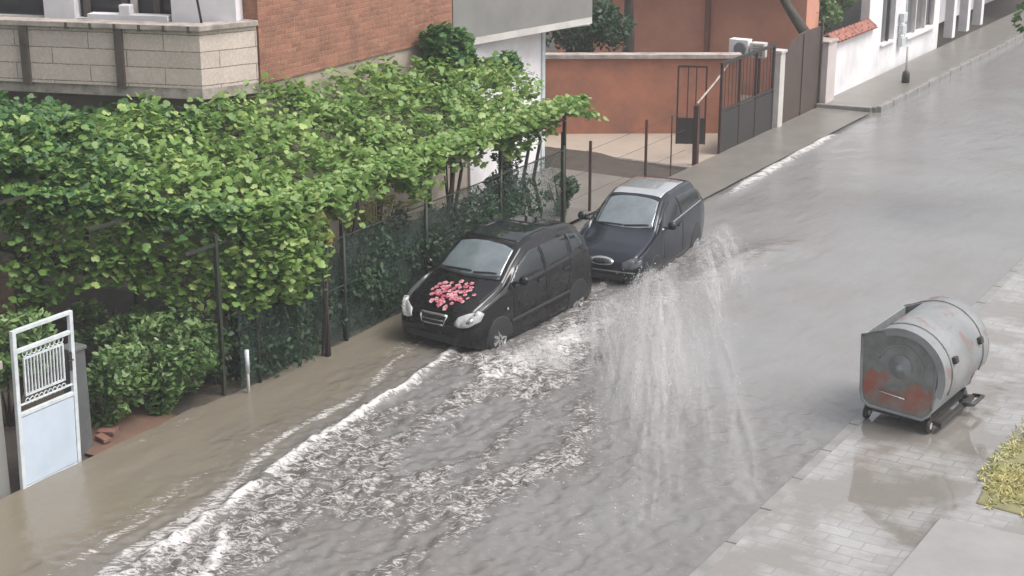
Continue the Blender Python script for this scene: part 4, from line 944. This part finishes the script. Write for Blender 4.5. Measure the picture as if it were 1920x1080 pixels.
for sg in (1, -1):
    decal(v2, [(1.22, .95), (2.25, .98), (2.25, 1.29), (1.95, 1.28), (1.6, 1.15)], 'side', 'side_window', M['carglass'], c2, sgn=sg)
    decal(v2, [(2.32, .98), (3.54, 1.01), (3.42, 1.22), (2.32, 1.28)], 'side', 'side_window', M['carglass'], c2, sgn=sg)
    strip(v2, [(1.2, .94), (2.3, .965), (3.52, .98)], .022, 'side', 'window_trim', M['chrome'], c2, sgn=sg, off=.012)
    decal(v2, circ(.72, .29, .33), 'side', 'wheel_arch', M['plastic'], c2, sgn=sg, off=.004)
    decal(v2, circ(3.18, .29, .33), 'side', 'wheel_arch', M['plastic'], c2, sgn=sg, off=.004)
    wheel(c2, sg * .77, .72, .28, sg); wheel(c2, sg * .77, 3.18, .28, sg)
    for ln in ([(1.18, .93), (1.2, .45)], [(2.28, 1.28), (2.3, .35)]): strip(v2, ln, .012, 'side', 'door_seam', M['plastic'], c2, sgn=sg)
    decal(v2, [(2.0, .83), (2.18, .84), (2.18, .87), (2.0, .86)], 'side', 'door_handle', P2c, c2, sgn=sg, off=.02, th=.03)
    decal(v2, [(sg * .40, .60), (sg * .40, .50), (sg * .6, .50), (sg * .74, .56), (sg * .74, .66), (sg * .55, .66)], 'front', 'headlight', M['lamp'] if sg < 0 else mat('dim_lamp', (.10, .10, .11), (.06, .06, .07), 9, rough=.1, bs=0), c2, off=.012, th=.02)
    mirror(c2, sg * .80, 1.30, .98, sg, P2c)
    strip(v2, [(sg * .60, 1.15), (sg * .53, 1.75)], .03, 'top', 'pillar_trim', P2c, c2, off=.012)
decal(v2, [(-.50, 1.84), (0, 1.87), (.50, 1.84), (.52, 2.3), (.50, 3.2), (-.50, 3.2), (-.52, 2.3)], 'top', 'sky_glare_panel', M['roof_glare'], c2, off=.008)  # added pale sheet painting sky glare onto the navy roof
ov = [(.24 * math.cos(a), .60 + .062 * math.sin(a)) for a in np.linspace(0, 2 * math.pi, 20)[:-1]]
decal(v2, ov, 'front', 'grille', M['chrome'], c2, off=.018, th=.02)
decal(v2, [(x * .72, .60 + (z - .60) * .5) for x, z in ov], 'front', 'grille_mesh', M['plastic'], c2, off=.034)
strip(v2, [(-.62, .45), (.62, .45)], .025, 'front', 'bumper_trim', M['grey'], c2, off=.012)
decal(v2, [(-.45, .38), (.45, .38), (.4, .28), (-.4, .28)], 'front', 'air_intake', M['plastic'], c2, off=.01)
strip(v2, [(-.5, 1.14), (0, 1.13)], .02, 'top', 'wiper', M['plastic'], c2, off=.025, th=.012); strip(v2, [(.02, 1.12), (.5, 1.19)], .02, 'top', 'wiper', M['plastic'], c2, off=.025, th=.012)

# ------------------------------------------------------------ spray thrown up by the cars
def spraymat(name, dens, lo=.42, hi=.72):
    m, nt, p = base(name, .5); nt.nodes.remove(p)
    uv = coord(nt, 'UV'); mp = node(nt, 'Mapping'); mp.inputs['Scale'].default_value = (7.5, .6, 1); nt.links.new(uv, mp.inputs[0])
    n1 = noise(nt, mp.outputs[0], 1.0, 6, .7, .9); n2 = noise(nt, coord(nt), 14, 4, .7)
    sp = nt.nodes.new('ShaderNodeSeparateXYZ'); nt.links.new(uv, sp.inputs[0])
    at = node(nt, 'Attribute', attribute_name='dens')
    ad = node(nt, 'Math', operation='MULTIPLY_ADD'); nt.links.new(n2, ad.inputs[0]); ad.inputs[1].default_value = .30; nt.links.new(n1, ad.inputs[2])
    a = ramp(nt, ad.outputs[0], [(.63, 0.), (.88, 1.)])
    mm = node(nt, 'Math', operation='MULTIPLY'); nt.links.new(a, mm.inputs[0]); nt.links.new(at.outputs['Fac'], mm.inputs[1])
    m2 = node(nt, 'Math', operation='MULTIPLY'); nt.links.new(mm.outputs[0], m2.inputs[0]); m2.inputs[1].default_value = dens
    df = node(nt, 'BsdfDiffuse'); df.inputs[0].default_value = (.74, .73, .72, 1); tl = node(nt, 'BsdfTranslucent'); tl.inputs[0].default_value = (.74, .73, .72, 1)
    mx = node(nt, 'MixShader'); mx.inputs[0].default_value = .5; nt.links.new(df.outputs[0], mx.inputs[1]); nt.links.new(tl.outputs[0], mx.inputs[2])
    tr = node(nt, 'BsdfTransparent'); mo = node(nt, 'MixShader'); nt.links.new(m2.outputs[0], mo.inputs[0])
    nt.links.new(tr.outputs[0], mo.inputs[1]); nt.links.new(mx.outputs[0], mo.inputs[2]); nt.links.new(mo.outputs[0], nt.nodes['Material Output'].inputs[0])
    return m
M['spray'] = spraymat('airborne_spray', .75)
M['drop'] = mat('water_drop', (.60, .59, .58), (.4, .4, .4), 5, rough=.2, bs=0)
def fan(name, src0, src1, vel0, vel1, label, nl=4, drops=1500, tm=1.0, seed=1, dens=1.):
    """sheets of water leaving the line src0-src1 with velocities vel0..vel1, falling under gravity"""
    g_ = np.random.default_rng(seed); na, nt_ = 44, 40
    vs = []; fs = []; uvs = []; de = []
    for l in range(nl):
        jit = g_.uniform(-1, 1, 3) * (.22, .3, .18); b0 = len(vs); sc = g_.uniform(.75, 1.08)
        for i in range(na):
            u = i / (na - 1); s0 = np.array(src0) * (1 - u) + np.array(src1) * u
            w_ = .25 * math.sin(u * 9 + l * 2) + .15 * math.sin(u * 23 + l)
            v = (np.array(vel0) * (1 - u) + np.array(vel1) * u) * sc + jit + np.array((w_ * .5, w_, w_ * .8))
            T = (v[2] + math.sqrt(max(v[2] ** 2 + 2 * 9.8 * s0[2], .01))) / 9.8 * tm
            for j in range(nt_):
                t_ = T * j / (nt_ - 1); p = s0 + v * t_; p[2] -= 4.9 * t_ * t_
                p[0] += .05 * math.sin(j * .9 + i * .7) * t_; p[2] = max(p[2], .01)
                vs.append(tuple(p)); uvs.append((u + l * 3.7, j / (nt_ - 1) + l * 1.3))
                de.append(dens * min(1, 4 * u) * min(1, 4 * (1 - u)) * (1 - .2 * j / nt_) * min(1, .5 + j / 5))
        for i in range(na - 1):
            for j in range(nt_ - 1): a = b0 + i * nt_ + j; fs.append((a, a + nt_, a + nt_ + 1, a + 1))
    me = bpy.data.meshes.new(name); me.from_pydata(vs, [], fs)
    uvl = me.uv_layers.new(name='UVMap'); li = np.empty(len(me.loops), np.int32); me.loops.foreach_get('vertex_index', li)
    uvl.data.foreach_set('uv', np.array(uvs, np.float32)[li].ravel())
    at = me.attributes.new('dens', 'FLOAT', 'POINT'); at.data.foreach_set('value', np.array(de, np.float32))
    me.polygons.foreach_set('use_smooth', [True] * len(me.polygons)); me.materials.append(M['spray'])
    o = bpy.data.objects.new(name, me); C.objects.link(o); tag(o, label, 'water spray', kind='stuff')
    V = []; F = []
    for q in range(drops):
        u = g_.uniform(); s0 = np.array(src0) * (1 - u) + np.array(src1) * u
        v = (np.array(vel0) * (1 - u) + np.array(vel1) * u) * g_.uniform(.6, 1.18) + g_.normal(0, .3, 3)
        T = (v[2] + math.sqrt(max(v[2] ** 2 + 2 * 9.8 * s0[2], .01))) / 9.8
        if not T > 0: continue
        t_ = T * g_.uniform(.03, 1); p = s0 + v * t_; p[2] = p[2] - 4.9 * t_ * t_
        if p[2] < .0: continue
        vv = v - np.array((0, 0, 9.8 * t_)); vv /= np.linalg.norm(vv); r = g_.choice([.004, .007, .011], p=[.55, .33, .12]); e1 = np.cross(vv, (0, 0, 1.)); e1 /= np.linalg.norm(e1) + 1e-6; e2 = np.cross(vv, e1)
        b = len(V); V += [tuple(p + vv * r * 2.2), tuple(p - vv * r * 2.2), tuple(p + e1 * r), tuple(p - e1 * r), tuple(p + e2 * r), tuple(p - e2 * r)]
        F += [(b, b + 2, b + 4), (b, b + 4, b + 3), (b, b + 3, b + 5), (b, b + 5, b + 2), (b + 1, b + 4, b + 2), (b + 1, b + 3, b + 4), (b + 1, b + 5, b + 3), (b + 1, b + 2, b + 5)]
    me = bpy.data.meshes.new('droplets'); me.from_pydata(V, [], F); me.polygons.foreach_set('use_smooth', [True] * len(me.polygons)); me.materials.append(M['drop'])
    d_ = bpy.data.objects.new('droplets', me); C.objects.link(d_); d_.parent = o; d_['kind'] = 'stuff'
fan('water_spray', (-11.4, 22.9, .1), (-11.45, 23.9, .1), (3.7, -9.3, 4.0), (4.9, -6.9, 4.15), 'tall grey curtain of spray falling outward from the rear car front wheel', 6, 900, seed=3, dens=.6)
fan('water_spray', (-11.35, 22.8, .1), (-11.45, 23.6, .1), (2.0, -5.4, 3.7), (3.3, -7.4, 4.3), 'white sheet of spray rising steeply against the rear car front corner', 5, 600, seed=13, dens=.85)
fan('water_spray', (-11.45, 24.6, .05), (-11.7, 26.3, .05), (3.0, -5.2, 3.3), (1.6, -1.2, 2.7), 'fine splash trailing the rear wheel of the blue car', 5, 900, seed=9, dens=.6)
fan('water_spray', (-11.6, 21.3, .05), (-11.6, 22.2, .05), (2.2, -5.4, 2.3), (3.5, -3.8, 3.3), 'white arc of spray behind the front car rear wheel', 7, 1100, seed=5)
fan('water_spray', (-11.7, 19.0, .03), (-11.65, 19.9, .03), (1.5, -2.6, 1.6), (2.6, -1.5, 2.4), 'low splash at the front wheel of the black car', 6, 800, seed=8)

# ------------------------------------------------------------ rain haze
hz = MB().box((20, 100, 3.75), (320, 260, 10.2)).build('haze', M['drop']); hz['kind'] = 'stuff'; hz.data.materials.clear()
hm = bpy.data.materials.new('rain_haze'); hm.use_nodes = True; ht = hm.node_tree; ht.nodes.remove(ht.nodes['Principled BSDF'])
pv = ht.nodes.new('ShaderNodeVolumePrincipled'); pv.inputs['Color'].default_value = (.92, .94, .97, 1); pv.inputs['Density'].default_value = .0017
ht.links.new(pv.outputs[0], ht.nodes['Material Output'].inputs['Volume']); hz.data.materials.append(hm)
